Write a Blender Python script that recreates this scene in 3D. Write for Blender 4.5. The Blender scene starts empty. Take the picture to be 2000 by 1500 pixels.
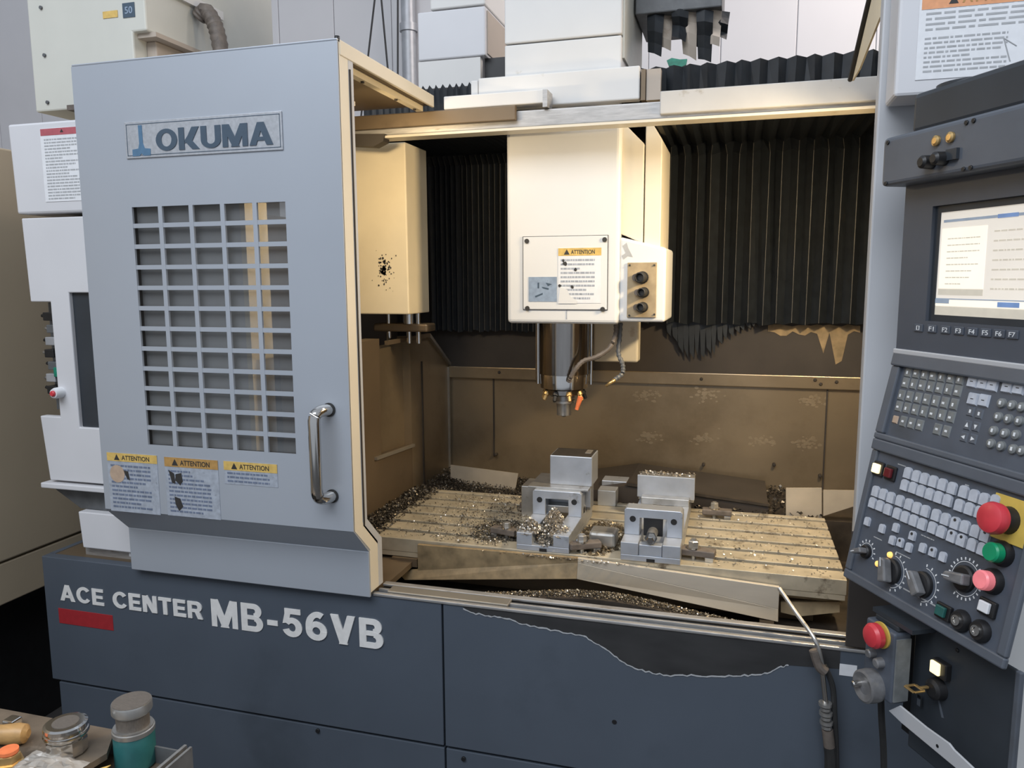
import bpy, bmesh, math, random
from mathutils import Vector, Matrix
random.seed(7)
SC = bpy.context.scene
COL = SC.collection

# ------------------------------------------------------------------ camera
FPX, YAW, PIT, ROL = 1513.6, .281777, .134212, .005347
CAM = Vector((0, -1.75, 1.6))
cy_, sy_ = math.cos(YAW), math.sin(YAW)
fwd = Vector((-sy_*math.cos(PIT), cy_*math.cos(PIT), -math.sin(PIT)))
r0 = Vector((cy_, sy_, 0)); d0 = fwd.cross(r0)
c_, s_ = math.cos(ROL), math.sin(ROL)
right = c_*r0 + s_*d0
down = -s_*r0 + c_*d0
cd = bpy.data.cameras.new('camera'); cam = bpy.data.objects.new('camera', cd); COL.objects.link(cam)
cd.sensor_width = 36; cd.sensor_fit = 'HORIZONTAL'; cd.lens = 36*FPX/2000; cd.clip_start = .02
cam.matrix_world = Matrix(((right.x, -down.x, -fwd.x, CAM.x), (right.y, -down.y, -fwd.y, CAM.y), (right.z, -down.z, -fwd.z, CAM.z), (0, 0, 0, 1)))
SC.camera = cam

# ------------------------------------------------------------------ world, lights, exposure
W_ = bpy.data.worlds.new('World'); SC.world = W_; W_.use_nodes = True
bgn = W_.node_tree.nodes['Background']; bgn.inputs[0].default_value = (.80, .88, 1.0, 1); bgn.inputs[1].default_value = .55
def area(name, loc, target, sx, sy, power, color):
    l = bpy.data.lights.new(name, 'AREA'); l.shape = 'RECTANGLE'; l.size = sx; l.size_y = sy; l.energy = power; l.color = color
    o = bpy.data.objects.new(name, l); COL.objects.link(o); o.location = loc
    o.rotation_euler = (Vector(target)-Vector(loc)).to_track_quat('-Z', 'Y').to_euler()
    return o
area('roof_window_light', (-1.2, -3.4, 5.0), (-.7, .3, 1.1), 5, 2.5, 230, (.88, .93, 1.0))
area('back_wall_fill', (2.2, 2.2, 4.6), (.8, 3.2, 2.6), 2.0, 1.2, 125, (1.0, .87, .79))  # added warm fill aimed at the back wall to brighten it
SC.view_settings.view_transform = 'Standard'; SC.view_settings.look = 'None'
SC.view_settings.exposure = 0.0; SC.view_settings.gamma = 1.0; SC.view_settings.use_curve_mapping = False

# ------------------------------------------------------------------ measuring helpers (photo pixel -> point on a real plane)
def ray(x, y): return right*((x-1000)/FPX) + down*((y-750)/FPX) + fwd
def PY(x, y, Y): d = ray(x, y); return CAM + d*((Y-CAM.y)/d.y)
def PX(x, y, X): d = ray(x, y); return CAM + d*((X-CAM.x)/d.x)
def PZ(x, y, Z): d = ray(x, y); return CAM + d*((Z-CAM.z)/d.z)

# ------------------------------------------------------------------ materials
MATS = {}
def mat(name, col, rough=.5, metal=0., spread=.08, scale=12., bump=0., dirt=None, dscale=5., dthr=.6, emit=0., alpha=1., coat=0., stretch=None, dsoft=.12):
    m = bpy.data.materials.new(name); m.use_nodes = True; nt = m.node_tree; N = nt.nodes; L = nt.links
    b = N['Principled BSDF']; b.inputs['Roughness'].default_value = rough; b.inputs['Metallic'].default_value = metal
    b.inputs['Coat Weight'].default_value = coat
    g = N.new('ShaderNodeNewGeometry'); mp = N.new('ShaderNodeMapping'); L.new(g.outputs['Position'], mp.inputs[0])
    if stretch: mp.inputs['Scale'].default_value = stretch
    n = N.new('ShaderNodeTexNoise'); n.inputs['Scale'].default_value = scale; n.inputs['Detail'].default_value = 5; L.new(mp.outputs[0], n.inputs[0])
    r = N.new('ShaderNodeValToRGB'); L.new(n.outputs[0], r.inputs[0])
    r.color_ramp.elements[0].position = .3; r.color_ramp.elements[1].position = .7
    r.color_ramp.elements[0].color = tuple(c*(1-spread) for c in col)+(1,)
    r.color_ramp.elements[1].color = tuple(min(1, c*(1+spread)) for c in col)+(1,)
    out = r.outputs[0]
    if dirt:
        n2 = N.new('ShaderNodeTexNoise'); n2.inputs['Scale'].default_value = dscale; n2.inputs['Detail'].default_value = 8; n2.inputs['Roughness'].default_value = .65; L.new(mp.outputs[0], n2.inputs[0])
        r2 = N.new('ShaderNodeValToRGB'); r2.color_ramp.elements[0].position = dthr; r2.color_ramp.elements[1].position = dthr+dsoft; L.new(n2.outputs[0], r2.inputs[0])
        mx = N.new('ShaderNodeMix'); mx.data_type = 'RGBA'; L.new(r2.outputs[0], mx.inputs[0]); L.new(out, mx.inputs[6]); mx.inputs[7].default_value = dirt+(1,)
        out = mx.outputs[2]
    L.new(out, b.inputs['Base Color'])
    if bump:
        bp = N.new('ShaderNodeBump'); bp.inputs['Strength'].default_value = bump; bp.inputs['Distance'].default_value = .004; L.new(n.outputs[0], bp.inputs['Height']); L.new(bp.outputs[0], b.inputs['Normal'])
    if emit:
        L.new(out, b.inputs['Emission Color']); b.inputs['Emission Strength'].default_value = emit
    MATS[name] = m; return m
mat('door_paint', (.40, .43, .475), .38, .25, .03, 3, dirt=(.30, .31, .33), dscale=1.2, dthr=.62, dsoft=.3)
mat('base_paint', (.074, .090, .114), .42, 0, .06, 4, dirt=(.054, .066, .082), dscale=2.2, dthr=.55, dsoft=.2)
mat('cabinet_white', (.62, .62, .64), .45, 0, .03, 4, dirt=(.52, .50, .46), dscale=2, dthr=.66, dsoft=.2)
mat('old_white', (.55, .55, .50), .5, 0, .04, 5, dirt=(.42, .38, .30), dscale=3, dthr=.62)
mat('tan_panel', (.42, .36, .30), .55, 0, .06, 5, dirt=(.25, .18, .12), dscale=6, dthr=.6)
mat('beige_paint', (.50, .41, .29), .5, 0, .05, 2, dirt=(.42, .34, .24), dscale=1.3, dthr=.55, dsoft=.3)
mat('cream_paint', (.70, .64, .52), .38, 0, .03, 6, dirt=(.48, .38, .24), dscale=9, dthr=.68)
mat('cream_stained', (.76, .66, .47), .5, 0, .06, 6, dirt=(.30, .23, .13), dscale=40, dthr=.72, dsoft=.05)
mat('head_white', (.70, .70, .69), .35, 0, .02, 5, dirt=(.62, .56, .46), dscale=4, dthr=.66, dsoft=.2)
mat('cover_white', (.66, .65, .63), .45, 0, .03, 6, dirt=(.45, .40, .33), dscale=10, dthr=.64)
mat('cover_grimy', (.50, .49, .47), .45, 0, .06, 8, dirt=(.30, .25, .19), dscale=12, dthr=.60)
mat('rail_metal', (.42, .41, .40), .4, .6, .15, 25, stretch=(1, 3, 8), dirt=(.20, .16, .12), dscale=14, dthr=.60)
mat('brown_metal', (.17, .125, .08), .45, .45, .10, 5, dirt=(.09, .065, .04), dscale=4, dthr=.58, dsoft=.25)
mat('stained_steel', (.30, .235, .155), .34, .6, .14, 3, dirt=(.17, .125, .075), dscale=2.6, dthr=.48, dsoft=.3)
mat('pale_residue', (.36, .28, .17), .6, .1, .2, 30)
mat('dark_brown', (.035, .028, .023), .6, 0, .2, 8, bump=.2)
mat('bellows', (.012, .015, .019), .45, 0, .25, 30, dirt=(.03, .027, .022), dscale=9, dthr=.66)
mat('pleat_highlight', (.045, .044, .042), .5, 0, .4, 25)
mat('chrome', (.62, .60, .57), .12, 1, .05, 20)
mat('spindle_steel', (.30, .28, .26), .16, 1, .25, 6, stretch=(6, 6, .4))
mat('steel', (.46, .45, .43), .34, .8, .15, 30, dirt=(.20, .17, .13), dscale=25, dthr=.60)
mat('ground_steel', (.46, .49, .54), .36, .6, .10, 20, dirt=(.22, .20, .18), dscale=22, dthr=.62)
mat('table_iron', (.50, .44, .33), .45, .4, .18, 18, dirt=(.14, .11, .075), dscale=14, dthr=.58, bump=.15)
mat('slot_dark', (.022, .017, .012), .7, 0, .3, 40)
mat('sheet_steel', (.40, .37, .32), .38, .7, .1, 5, stretch=(1, 1, 4), dirt=(.22, .18, .12), dscale=5, dthr=.62, dsoft=.2)
mat('foot_plate', (.42, .37, .30), .5, .2, .1, 12)
mat('plate_tan', (.56, .50, .41), .45, .3, .08, 6, stretch=(1, 1, 4))
mat('wall_blotch', (.345, .275, .185), .36, .58, .1, 40)
mat('lip_steel', (.34, .29, .22), .42, .5, .1, 6, stretch=(1, 1, 4))
mat('residue_brown', (.24, .175, .095), .6, .1, .3, 30)
mat('tray_dark', (.045, .036, .028), .6, .3, .4, 25, bump=.3)
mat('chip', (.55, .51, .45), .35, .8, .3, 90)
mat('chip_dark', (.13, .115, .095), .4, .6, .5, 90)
mat('chip_brown', (.26, .215, .15), .4, .6, .5, 90)
mat('black', (.012, .012, .013), .45, 0, .2, 30)
mat('black_rubber', (.02, .02, .02), .6, 0, .2, 30)
mat('console_paint', (.095, .108, .130), .42, 0, .07, 14, dirt=(.075, .08, .088), dscale=5, dthr=.58, dsoft=.2)
mat('console_face', (.075, .088, .112), .45, 0, .12, 20, dirt=(.055, .060, .066), dscale=7, dthr=.55, dsoft=.2)
mat('console_dark', (.030, .036, .044), .45, 0, .12, 10, dirt=(.05, .05, .05), dscale=8, dthr=.66)
mat('screen_bezel', (.075, .085, .105), .4, 0, .05, 12)
mat('key_grey', (.17, .18, .18), .45, 0, .15, 60)
mat('key_white', (.46, .49, .55), .5, 0, .10, 90)
mat('key_mark', (.70, .72, .74), .5, 0, .05, 90)
mat('key_tan', (.45, .33, .24), .5, 0, .1, 60)
mat('column_grey', (.50, .51, .53), .42, .1, .03, 4)
mat('red_plastic', (.60, .045, .06), .35, 0, .08, 40)
mat('red_lens', (.75, .20, .22), .3, 0, .1, 60, emit=.35)
mat('dark_red_lens', (.13, .015, .02), .3, 0, .1, 60)
mat('green_plastic', (.005, .27, .12), .35, 0, .08, 40)
mat('green_lens', (.02, .10, .09), .3, 0, .1, 60)
mat('yellow_plate', (.62, .44, .09), .5, 0, .12, 30)
mat('lamp_yellow', (1.0, .78, .40), .4, 0, .05, 60, emit=1.6)
mat('lamp_amber', (1.0, .55, .15), .4, 0, .05, 60, emit=1.0)
mat('knob_grey', (.20, .20, .205), .35, .3, .2, 60)
mat('paper_white', (.72, .73, .75), .55, 0, .04, 60)
mat('paper_grey', (.34, .37, .42), .55, 0, .15, 70, dirt=(.20, .22, .25), dscale=60, dthr=.6)
mat('paper_blue', (.25, .32, .42), .5, 0, .15, 60, dirt=(.12, .14, .18), dscale=60, dthr=.62)
mat('label_yellow', (.62, .42, .12), .5, 0, .15, 70)
mat('label_amber', (.42, .24, .075), .5, 0, .15, 70)
mat('label_orange', (.72, .33, .16), .5, 0, .12, 70)
mat('label_red', (.42, .10, .12), .5, 0, .1, 70)
mat('print_blue', (.14, .17, .24), .6, 0, .2, 70)
mat('print_dark', (.03, .028, .026), .6, 0, .2, 70)
mat('print_grey', (.38, .39, .40), .6, 0, .1, 70)
mat('letter_white', (.70, .69, .67), .5, 0, .06, 60)
mat('letter_navy', (.055, .085, .12), .4, 0, .05, 60)
mat('logo_blue', (.095, .19, .30), .35, .2, .08, 60)
mat('plate_silver', (.46, .475, .50), .35, .45, .1, 120)
mat('sticker_red', (.33, .022, .028), .45, 0, .1, 50)
mat('bare_metal', (.070, .070, .071), .25, .5, .2, 6, stretch=(1, 1, 3))
mat('wall_panel', (.60, .59, .60), .6, 0, .03, 2)
mat('floor_mat', (.055, .052, .05), .7, 0, .3, 5)
mat('galvanised', (.38, .39, .41), .45, .4, .1, 20)
mat('hose_brown', (.12, .10, .085), .6, 0, .3, 40)
mat('orange_plastic', (.85, .22, .08), .4, 0, .1, 60)
mat('cable_grey', (.10, .105, .11), .5, 0, .2, 30)
mat('valve_green', (.01, .22, .14), .4, 0, .3, 60)
mat('teal_paint', (.025, .125, .125), .35, 0, .12, 40)
mat('jar_disc', (.16, .14, .12), .5, .3, .15, 120, stretch=(1, 6, 1))
mat('wood_handle', (.46, .27, .10), .4, 0, .12, 30, stretch=(1, 5, 5))
mat('brass', (.62, .42, .18), .3, .8, .2, 50)
mat('cart_top', (.16, .125, .09), .5, .2, .3, 14, dirt=(.28, .22, .16), dscale=12, dthr=.6)
mat('plastic_bag', (.36, .33, .29), .25, 0, .3, 30, bump=.5)
mat('lamp_tube', (1.0, .84, .58), .4, 0, 0, 10, emit=5)
mat('screen_back', (.66, .61, .54), .4, 0, .02, 20, emit=.62)
mat('screen_pane', (.84, .77, .65), .4, 0, .02, 20, emit=.68)
mat('screen_line', (.30, .36, .44), .4, 0, .1, 40, emit=.3)
mat('screen_blue', (.16, .26, .48), .4, 0, .1, 40, emit=.4)
mat('screen_tan', (.52, .48, .40), .4, 0, .05, 40, emit=.5)
def glassmat():
    m = bpy.data.materials.new('tinted_window'); m.use_nodes = True; nt = m.node_tree; N = nt.nodes; L = nt.links
    N.remove(N['Principled BSDF']); o = N['Material Output']
    t = N.new('ShaderNodeBsdfTransparent'); t.inputs[0].default_value = (.85, .85, .84, 1)
    g = N.new('ShaderNodeBsdfGlossy'); g.inputs[0].default_value = (.6, .65, .7, 1); g.inputs[1].default_value = .15
    lw = N.new('ShaderNodeLayerWeight'); lw.inputs[0].default_value = .25
    ma = N.new('ShaderNodeMath'); ma.operation = 'MULTIPLY'; ma.inputs[1].default_value = .5; L.new(lw.outputs[0], ma.inputs[0])
    mx = N.new('ShaderNodeMixShader'); L.new(ma.outputs[0], mx.inputs[0]); L.new(t.outputs[0], mx.inputs[1]); L.new(g.outputs[0], mx.inputs[2]); df = N.new('ShaderNodeBsdfDiffuse'); df.inputs[0].default_value = (.30, .31, .32, 1); m2 = N.new('ShaderNodeMixShader'); m2.inputs[0].default_value = .30; L.new(mx.outputs[0], m2.inputs[1]); L.new(df.outputs[0], m2.inputs[2]); L.new(m2.outputs[0], o.inputs[0])
    MATS['tinted_window'] = m
glassmat()

# ------------------------------------------------------------------ mesh helpers
class MB:
    def __init__(s): s.v = []; s.f = []; s.sm = []
    def add(s, vs, fs, smooth=False):
        b = len(s.v); s.v += [Vector(v) for v in vs]
        for f in fs: s.f.append([i+b for i in f]); s.sm.append(smooth)
        return s
    def box(s, x0, x1, y0, y1, z0, z1):
        x0, x1 = sorted((x0, x1)); y0, y1 = sorted((y0, y1)); z0, z1 = sorted((z0, z1))
        return s.add([(x0, y0, z0), (x1, y0, z0), (x1, y1, z0), (x0, y1, z0), (x0, y0, z1), (x1, y0, z1), (x1, y1, z1), (x0, y1, z1)],
                     [(0, 3, 2, 1), (4, 5, 6, 7), (0, 1, 5, 4), (1, 2, 6, 5), (2, 3, 7, 6), (3, 0, 4, 7)])
    def prism(s, pts, vec):
        pts = [Vector(p) for p in pts]; vec = Vector(vec); n = len(pts)
        nr = Vector((0, 0, 0))
        for i in range(n): nr += pts[i].cross(pts[(i+1) % n])
        if nr.dot(vec) > 0: pts.reverse()
        fs = [tuple(range(n)), tuple(range(2*n-1, n-1, -1))]
        for i in range(n): j = (i+1) % n; fs.append((j, i, n+i, n+j))
        return s.add(pts+[p+vec for p in pts], fs)
    def ring(s, c, ax, r, n):
        ax = ax.normalized(); t = Vector((0, 0, 1)) if abs(ax.z) < .9 else Vector((1, 0, 0))
        u = ax.cross(t).normalized(); w = ax.cross(u)
        return [c + (u*math.cos(2*math.pi*i/n)+w*math.sin(2*math.pi*i/n))*r for i in range(n)]
    def lathe(s, p0, ax, prof, n=24, smooth=True):
        """prof: list of (distance along axis, radius)"""
        p0 = Vector(p0); ax = Vector(ax).normalized(); vs = []; fs = []
        for d, r in prof: vs += s.ring(p0+ax*d, ax, max(r, 1e-5), n)
        for k in range(len(prof)-1):
            for i in range(n):
                j = (i+1) % n; fs.append((k*n+i, k*n+j, (k+1)*n+j, (k+1)*n+i))
        s.add(vs, fs, smooth)
        b = len(s.v)-len(vs)
        s.f.append([b+i for i in range(n-1, -1, -1)]); s.sm.append(False)
        s.f.append([b+(len(prof)-1)*n+i for i in range(n)]); s.sm.append(False)
        return s
    def cyl(s, p0, p1, r, r1=None, n=20):
        p0 = Vector(p0); p1 = Vector(p1)
        return s.lathe(p0, p1-p0, [(0, r), ((p1-p0).length, r if r1 is None else r1)], n)
    def tube(s, pts, r, n=10, ripple=0):
        pts = [Vector(p) for p in pts]
        # catmull-rom resample
        out = []
        P_ = [pts[0]]+pts+[pts[-1]]
        for i in range(1, len(P_)-2):
            for k in range(6):
                t = k/6; a, b, c, d = P_[i-1:i+3]
                out.append(.5*((2*b)+(c-a)*t+(2*a-5*b+4*c-d)*t*t+(3*b-a-3*c+d)*t**3))
        out.append(pts[-1]); vs = []; fs = []
        for i, p in enumerate(out):
            ax = (out[min(i+1, len(out)-1)]-out[max(i-1, 0)])
            rr = r*(1+ripple*(i % 2))
            vs += s.ring(p, ax, rr, n)
        for k in range(len(out)-1):
            for i in range(n):
                j = (i+1) % n; fs.append((k*n+i, k*n+j, (k+1)*n+j, (k+1)*n+i))
        s.add(vs, fs, True)
        b = len(s.v)-len(vs)
        s.f.append([b+i for i in range(n-1, -1, -1)]); s.sm.append(False)
        s.f.append([b+(len(out)-1)*n+i for i in range(n)]); s.sm.append(False)
        return s
    def mesh(s, name, off, M):
        me = bpy.data.meshes.new(name); me.from_pydata([v-off for v in s.v], [], s.f); me.materials.append(M)
        me.polygons.foreach_set('use_smooth', s.sm); me.update(); 
        bm = bmesh.new(); bm.from_mesh(me); bmesh.ops.recalc_face_normals(bm, faces=bm.faces)
        for e in bm.edges:
            if len(e.link_faces) == 2 and e.calc_face_angle(0) > .55: e.smooth = False
        bm.to_mesh(me); bm.free()
        return me
WM = {}
def place(o, world, parent):
    COL.objects.link(o)
    if parent is not None:
        o.parent = parent; o.matrix_basis = WM[parent.name].inverted() @ world
    else: o.matrix_basis = world
    WM[o.name] = world
ID = Matrix.Identity(4)
def obj(name, mb, m, parent=None, frame=None, bevel=0, seg=2, kind=None, label=None):
    frame = frame or ID
    lo = Vector([min(v[i] for v in mb.v) for i in range(3)]); hi = Vector([max(v[i] for v in mb.v) for i in range(3)])
    c = (lo+hi)/2; 
    if parent is None: c.z = lo.z
    o = bpy.data.objects.new(name, mb.mesh(name, c, MATS[m]))
    place(o, frame @ Matrix.Translation(c), parent)
    if bevel:
        b = o.modifiers.new('bevel', 'BEVEL'); b.width = bevel; b.segments = seg; b.limit_method = 'ANGLE'
    if kind: o['kind'] = kind
    if label: o['label'] = label
    return o
def thing(name, label, cat, loc, group=None, frame=None):
    o = bpy.data.objects.new(name, None); o.empty_display_size = .05
    place(o, frame or Matrix.Translation(Vector(loc)), None)
    o['label'] = label; o['category'] = cat
    if group: o['group'] = group
    return o
def tag(o, label, cat, group=None, kind=None):
    o['label'] = label; o['category'] = cat
    if group: o['group'] = group
    if kind: o['kind'] = kind
    return o
def copyobj(o, world, parent):
    c = o.copy(); COL.objects.link(c); c.parent = parent
    c.matrix_basis = (WM[parent.name].inverted() @ world) if parent is not None else world
    WM[c.name] = world; return c
def frontframe(Y): return Matrix(((1, 0, 0, 0), (0, 0, -1, Y), (0, 1, 0, 0), (0, 0, 0, 1)))   # local x,y,z -> X, Z, towards viewer
def txt(name, s, frame, x0, y0, w, h, m, parent, depth=.0012, bold=.012, z=0, spacing=1.0):
    cu = bpy.data.curves.new(name, 'FONT'); cu.body = s; cu.size = 1; cu.extrude = .02; cu.offset = bold; cu.space_character = spacing; cu.resolution_u = 4
    t = bpy.data.objects.new('tmp', cu); me = bpy.data.meshes.new_from_object(t); bpy.data.objects.remove(t)
    xs = [v.co.x for v in me.vertices]; ys = [v.co.y for v in me.vertices]
    ax, ay = min(xs), min(ys); sx, sy = w/(max(xs)-ax), h/(max(ys)-ay)
    for v in me.vertices:
        v.co = Vector(((v.co.x-ax)*sx-w/2, (v.co.y-ay)*sy-h/2, (v.co.z+.02)/.04*depth))
    me.materials.clear(); me.materials.append(MATS[m]); me.name = name
    o = bpy.data.objects.new(name, me)
    place(o, frame @ Matrix.Translation((x0+w/2, y0+h/2, z)), parent); return o
GL = {}
def _glyphs(T=.22):
    def bar(x0, y0, x1, y1): return [(x0, y0), (x1, y0), (x1, y1), (x0, y1)]
    def sl(xb, yb, xt, yt, w): return [(xb, yb), (xb+w, yb), (xt+w, yt), (xt, yt)]
    def arc(cx, cy, rx, ry, a0, a1, tx=T, ty=None, n=14):
        ty = ty or T*.86; o = []
        for i in range(n):
            p, q = [math.radians(a0+(a1-a0)*k/n) for k in (i, i+1)]
            o.append([(cx+rx*math.cos(p), cy+ry*math.sin(p)), (cx+rx*math.cos(q), cy+ry*math.sin(q)), (cx+(rx-tx)*math.cos(q), cy+(ry-ty)*math.sin(q)), (cx+(rx-tx)*math.cos(p), cy+(ry-ty)*math.sin(p))])
        return o
    H = T*.86
    return {
     'O': (.84, arc(.42, .5, .42, .5, 0, 360, n=28)), 'C': (.80, arc(.42, .5, .42, .5, 38, 322, n=24)),
     'K': (.80, [bar(0, 0, T, 1), sl(T, .30, .80-T*1.25, 1, T*1.25), [(.36, .62), (.22, .40), (.80-T*1.3, 0), (.80, 0)]]),
     'U': (.76, [bar(0, .36, T, 1), bar(.76-T, .36, .76, 1)]+arc(.38, .37, .38, .37, 180, 360)),
     'M': (.94, [bar(0, 0, T*.9, 1), bar(.94-T*.9, 0, .94, 1), sl(.37, 0, 0, 1, .20+.06), sl(.31, 0, .94-.26, 1, .26)]),
     'A': (.86, [sl(0, 0, .31, 1, T*1.08), sl(.86-T*1.08, 0, .55-T*1.08, 1, T*1.08), bar(.2, .20, .66, .36)]),
     'E': (.66, [bar(0, 0, T, 1), bar(T, 1-H, .64, 1), bar(T, .41, .60, .41+H*.9), bar(T, 0, .66, H)]),
     'N': (.76, [bar(0, 0, T, 1), bar(.76-T, 0, .76, 1), sl(.76-T*1.25, 0, 0, 1, T*1.25)]),
     'T': (.68, [bar(.34-T/2, 0, .34+T/2, 1-H), bar(0, 1-H, .68, 1)]),
     'R': (.76, [bar(0, 0, T, 1), bar(T, 1-H, .44, 1), bar(T, .38, .44, .38+H*.9)]+arc(.44, .69, .30, .31, -90, 90)+[sl(.76-T*1.1, 0, .36, .42, T*1.1)]),
     'B': (.76, [bar(0, 0, T, 1), bar(T, 1-H, .44, 1), bar(T, .43, .46, .43+H*.8), bar(T, 0, .46, H)]+arc(.44, .735, .28, .265, -90, 90)+arc(.46, .285, .30, .285, -90, 90)),
     'V': (.80, [sl(.29, 0, 0, 1, T*1.15), sl(.51-T*1.15, 0, .80-T*1.15, 1, T*1.15)]),
     '5': (.68, [bar(.10, 1-H, .64, 1), [(.02, .46), (.02+T*.9, .50), (.10+T*.9, 1-H), (.10, 1-H)]]+arc(.34, .34, .34, .34, -160, 145, n=20)),
     '6': (.70, arc(.35, .33, .35, .33, 0, 360, n=24)+arc(.40, .5, .40, .5, 60, 180)+[bar(0, .33, T, .5)]),
     '-': (.40, [bar(.02, .32, .38, .50)]), ' ': (.30, [])}
def big_text(name, s, frame, x0, y0, w, h, m, parent, depth=.001, gap=.10):
    G = _glyphs(); x = 0; polys = []
    for c in s:
        gw, ps = G[c]; polys += [[(px+x, py) for px, py in p] for p in ps]; x += gw+gap
    x -= gap; mb = MB()
    for i, p in enumerate(polys): mb.prism([(x0+a/x*w, y0+b*h, -.00001*i) for a, b in p], (0, 0, depth+.00003*i))
    return obj(name, mb, m, parent, frame)
def greek(x0, y0, w, h, rows, z0, z1, seed, fill=.9, th=.45):
    """rows of short dashes, the illegible small print of a label"""
    R_ = random.Random(seed); mb = MB()
    for r in range(rows):
        yy = y0+h-(r+.5)*h/rows; x = x0; end = x0+w*(fill if R_.random() < .75 else R_.uniform(.4, .9))
        while x < end:
            l = min(R_.uniform(.03, .13)*w, end-x)
            if l > .01*w: mb.box(x, x+l, yy-th*h/rows/2, yy+th*h/rows/2, z0, z1)
            x += l+w*.018
    return mb
def warning_label(parent, frame, x0, y0, w, h, head, head_m, body_m, print_m, title, label, seed, rows=9, tri=True, z=0, two=False):
    p = obj('warning_label', MB().box(x0, x0+w, y0, y0+h, z, z+.0008), body_m, parent, frame, label=label)
    obj('label_header', MB().box(x0, x0+w, y0+h-head, y0+h, z+.0008, z+.0014), head_m, p, frame)
    if tri:
        tx = x0+w*.2; ty = y0+h-head*.85; q = head*.7
        obj('warning_triangle', MB().prism([(tx-q*.55, ty, z+.0014), (tx+q*.55, ty, z+.0014), (tx, ty+q, z+.0014)], (0, 0, .0005)), 'print_dark', p, frame)
    txt('header_lettering', title, frame, x0+w*.3, y0+h-head*.8, w*.55, head*.55, 'print_dark', p, .0005, .01, z+.0014)
    obj('small_print', greek(x0+w*.06, y0+h*.05, w*.88, h-head-h*.09, rows, z+.0008, z+.0013, seed), print_m, p, frame)
    return p
def chips(name, label, m, pts, size, parent=None, seed=3, cat='metal chips'):
    """pts: list of points; curled slivers of cut metal"""
    R_ = random.Random(seed); mb = MB()
    for p in pts:
        p = Vector(p); s = size*R_.uniform(.5, 1.5); a = R_.uniform(0, 6.28); t = R_.uniform(-.7, .9)
        d = Vector((math.cos(a)*math.cos(t), math.sin(a)*math.cos(t), math.sin(t))); e = d.cross(Vector((R_.random(), R_.random(), 1))).normalized()*s*.35; k = d.cross(e).normalized()*s*.3
        a0 = p-d*s/2; a1 = p+k; a2 = p+d*s/2
        mb.add([a0-e, a0+e, a1+e, a1-e, a2+e, a2-e], [(0, 1, 2, 3), (3, 2, 4, 5)])
    o = obj(name, mb, m, parent); o['kind'] = 'stuff'
    if parent is None: o['label'] = label; o['category'] = cat
    return o

# ================================================================== SETTING
def struct(o): o['kind'] = 'structure'; return o
struct(obj('floor', MB().box(-7, 4, -5, 3.6, -.05, 0), 'floor_mat'))
wb = struct(obj('wall_back', MB().box(-7, 4, 3.55, 3.65, 0, 4.2), 'wall_panel'))
for i in range(24):
    x = -6.9+i*.45
    obj('wall_sheet', MB().box(x+.002, x+.448, 3.538, 3.55, .02, 4.18), 'wall_panel', wb, bevel=.004)
struct(obj('wall_left', MB().box(-7, -6.9, -5, 3.55, 0, 4.2), 'wall_panel'))

# pipe, cables at the back wall
pw = PY(790, 60, 3.4)
t = thing('wall_pipe', 'grey conduit pipe running up the back wall left of the machine', 'pipe', (pw.x, 3.48, 1.5))
obj('pipe', MB().cyl((pw.x, 3.47, 1.5), (pw.x, 3.47, 4.1), .05), 'galvanised', t)
for z in (2.4, 3.3, 3.9): obj('pipe_clamp', MB().cyl((pw.x, 3.47, z), (pw.x, 3.47, z+.05), .062), 'galvanised', t)
for nm, lb, a, b in (('hanging_cable', 'thin black cable hanging left of the wall pipe, the leftmost one', (733, -10), (719, 110)),
                     ('hanging_cable', 'thin black cable slanting down beside the wall pipe', (744, -10), (757, 130)),
                     ('hanging_cable', 'thin black vertical cable nearest the wall pipe', (777, -10), (777, 132))):
    A = PY(*a, 3.0); B = PY(*b, 3.0); B2 = B+(B-A)*1.5; A2 = A+(A-B)*.25
    tag(obj(nm, MB().tube([A2, (A2+B2)/2, B2], .006, 6), 'black_rubber'), lb, 'cable', 'cables hanging at the back')

# big beige neighbour cabinet, its side faces us at the left edge
BX = -2.3
t = thing('beige_cabinet', 'large beige machine cabinet at the far left edge, its side towards the machine', 'cabinet', (BX-.6, -.3, 0))
obj('side_panel', MB().box(BX-1.2, BX, -1.2, 1.3, .685, 2.03), 'beige_paint', t, bevel=.006)
obj('lower_panel', MB().box(BX-1.2, BX-.004, -1.2, 1.3, .54, .678), 'beige_paint', t, bevel=.004)
obj('plinth', MB().box(BX-1.1, BX-.12, -1.1, 1.2, 0, .54), 'black', t)
for i, (a, b, c) in enumerate((((30, 1190), (-.6), .02), ((60, 1260), -.3, .02), ((20, 1330), -.5, .02))):
    p = PZ(a[0], a[1], .02)
    o = obj('floor_hose', MB().tube([(p.x-.3, p.y-.5, .02), (p.x, p.y, .03+i*.012), (p.x+.25, p.y+.35, .05+i*.01), (p.x+.2, p.y+.9, .02)], .014, 8), 'cable_grey')
    tag(o, ('topmost black hose', 'middle black hose', 'nearest black hose')[i]+' lying on the dark floor beside the machine base', 'hose', 'hoses on the floor')

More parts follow.
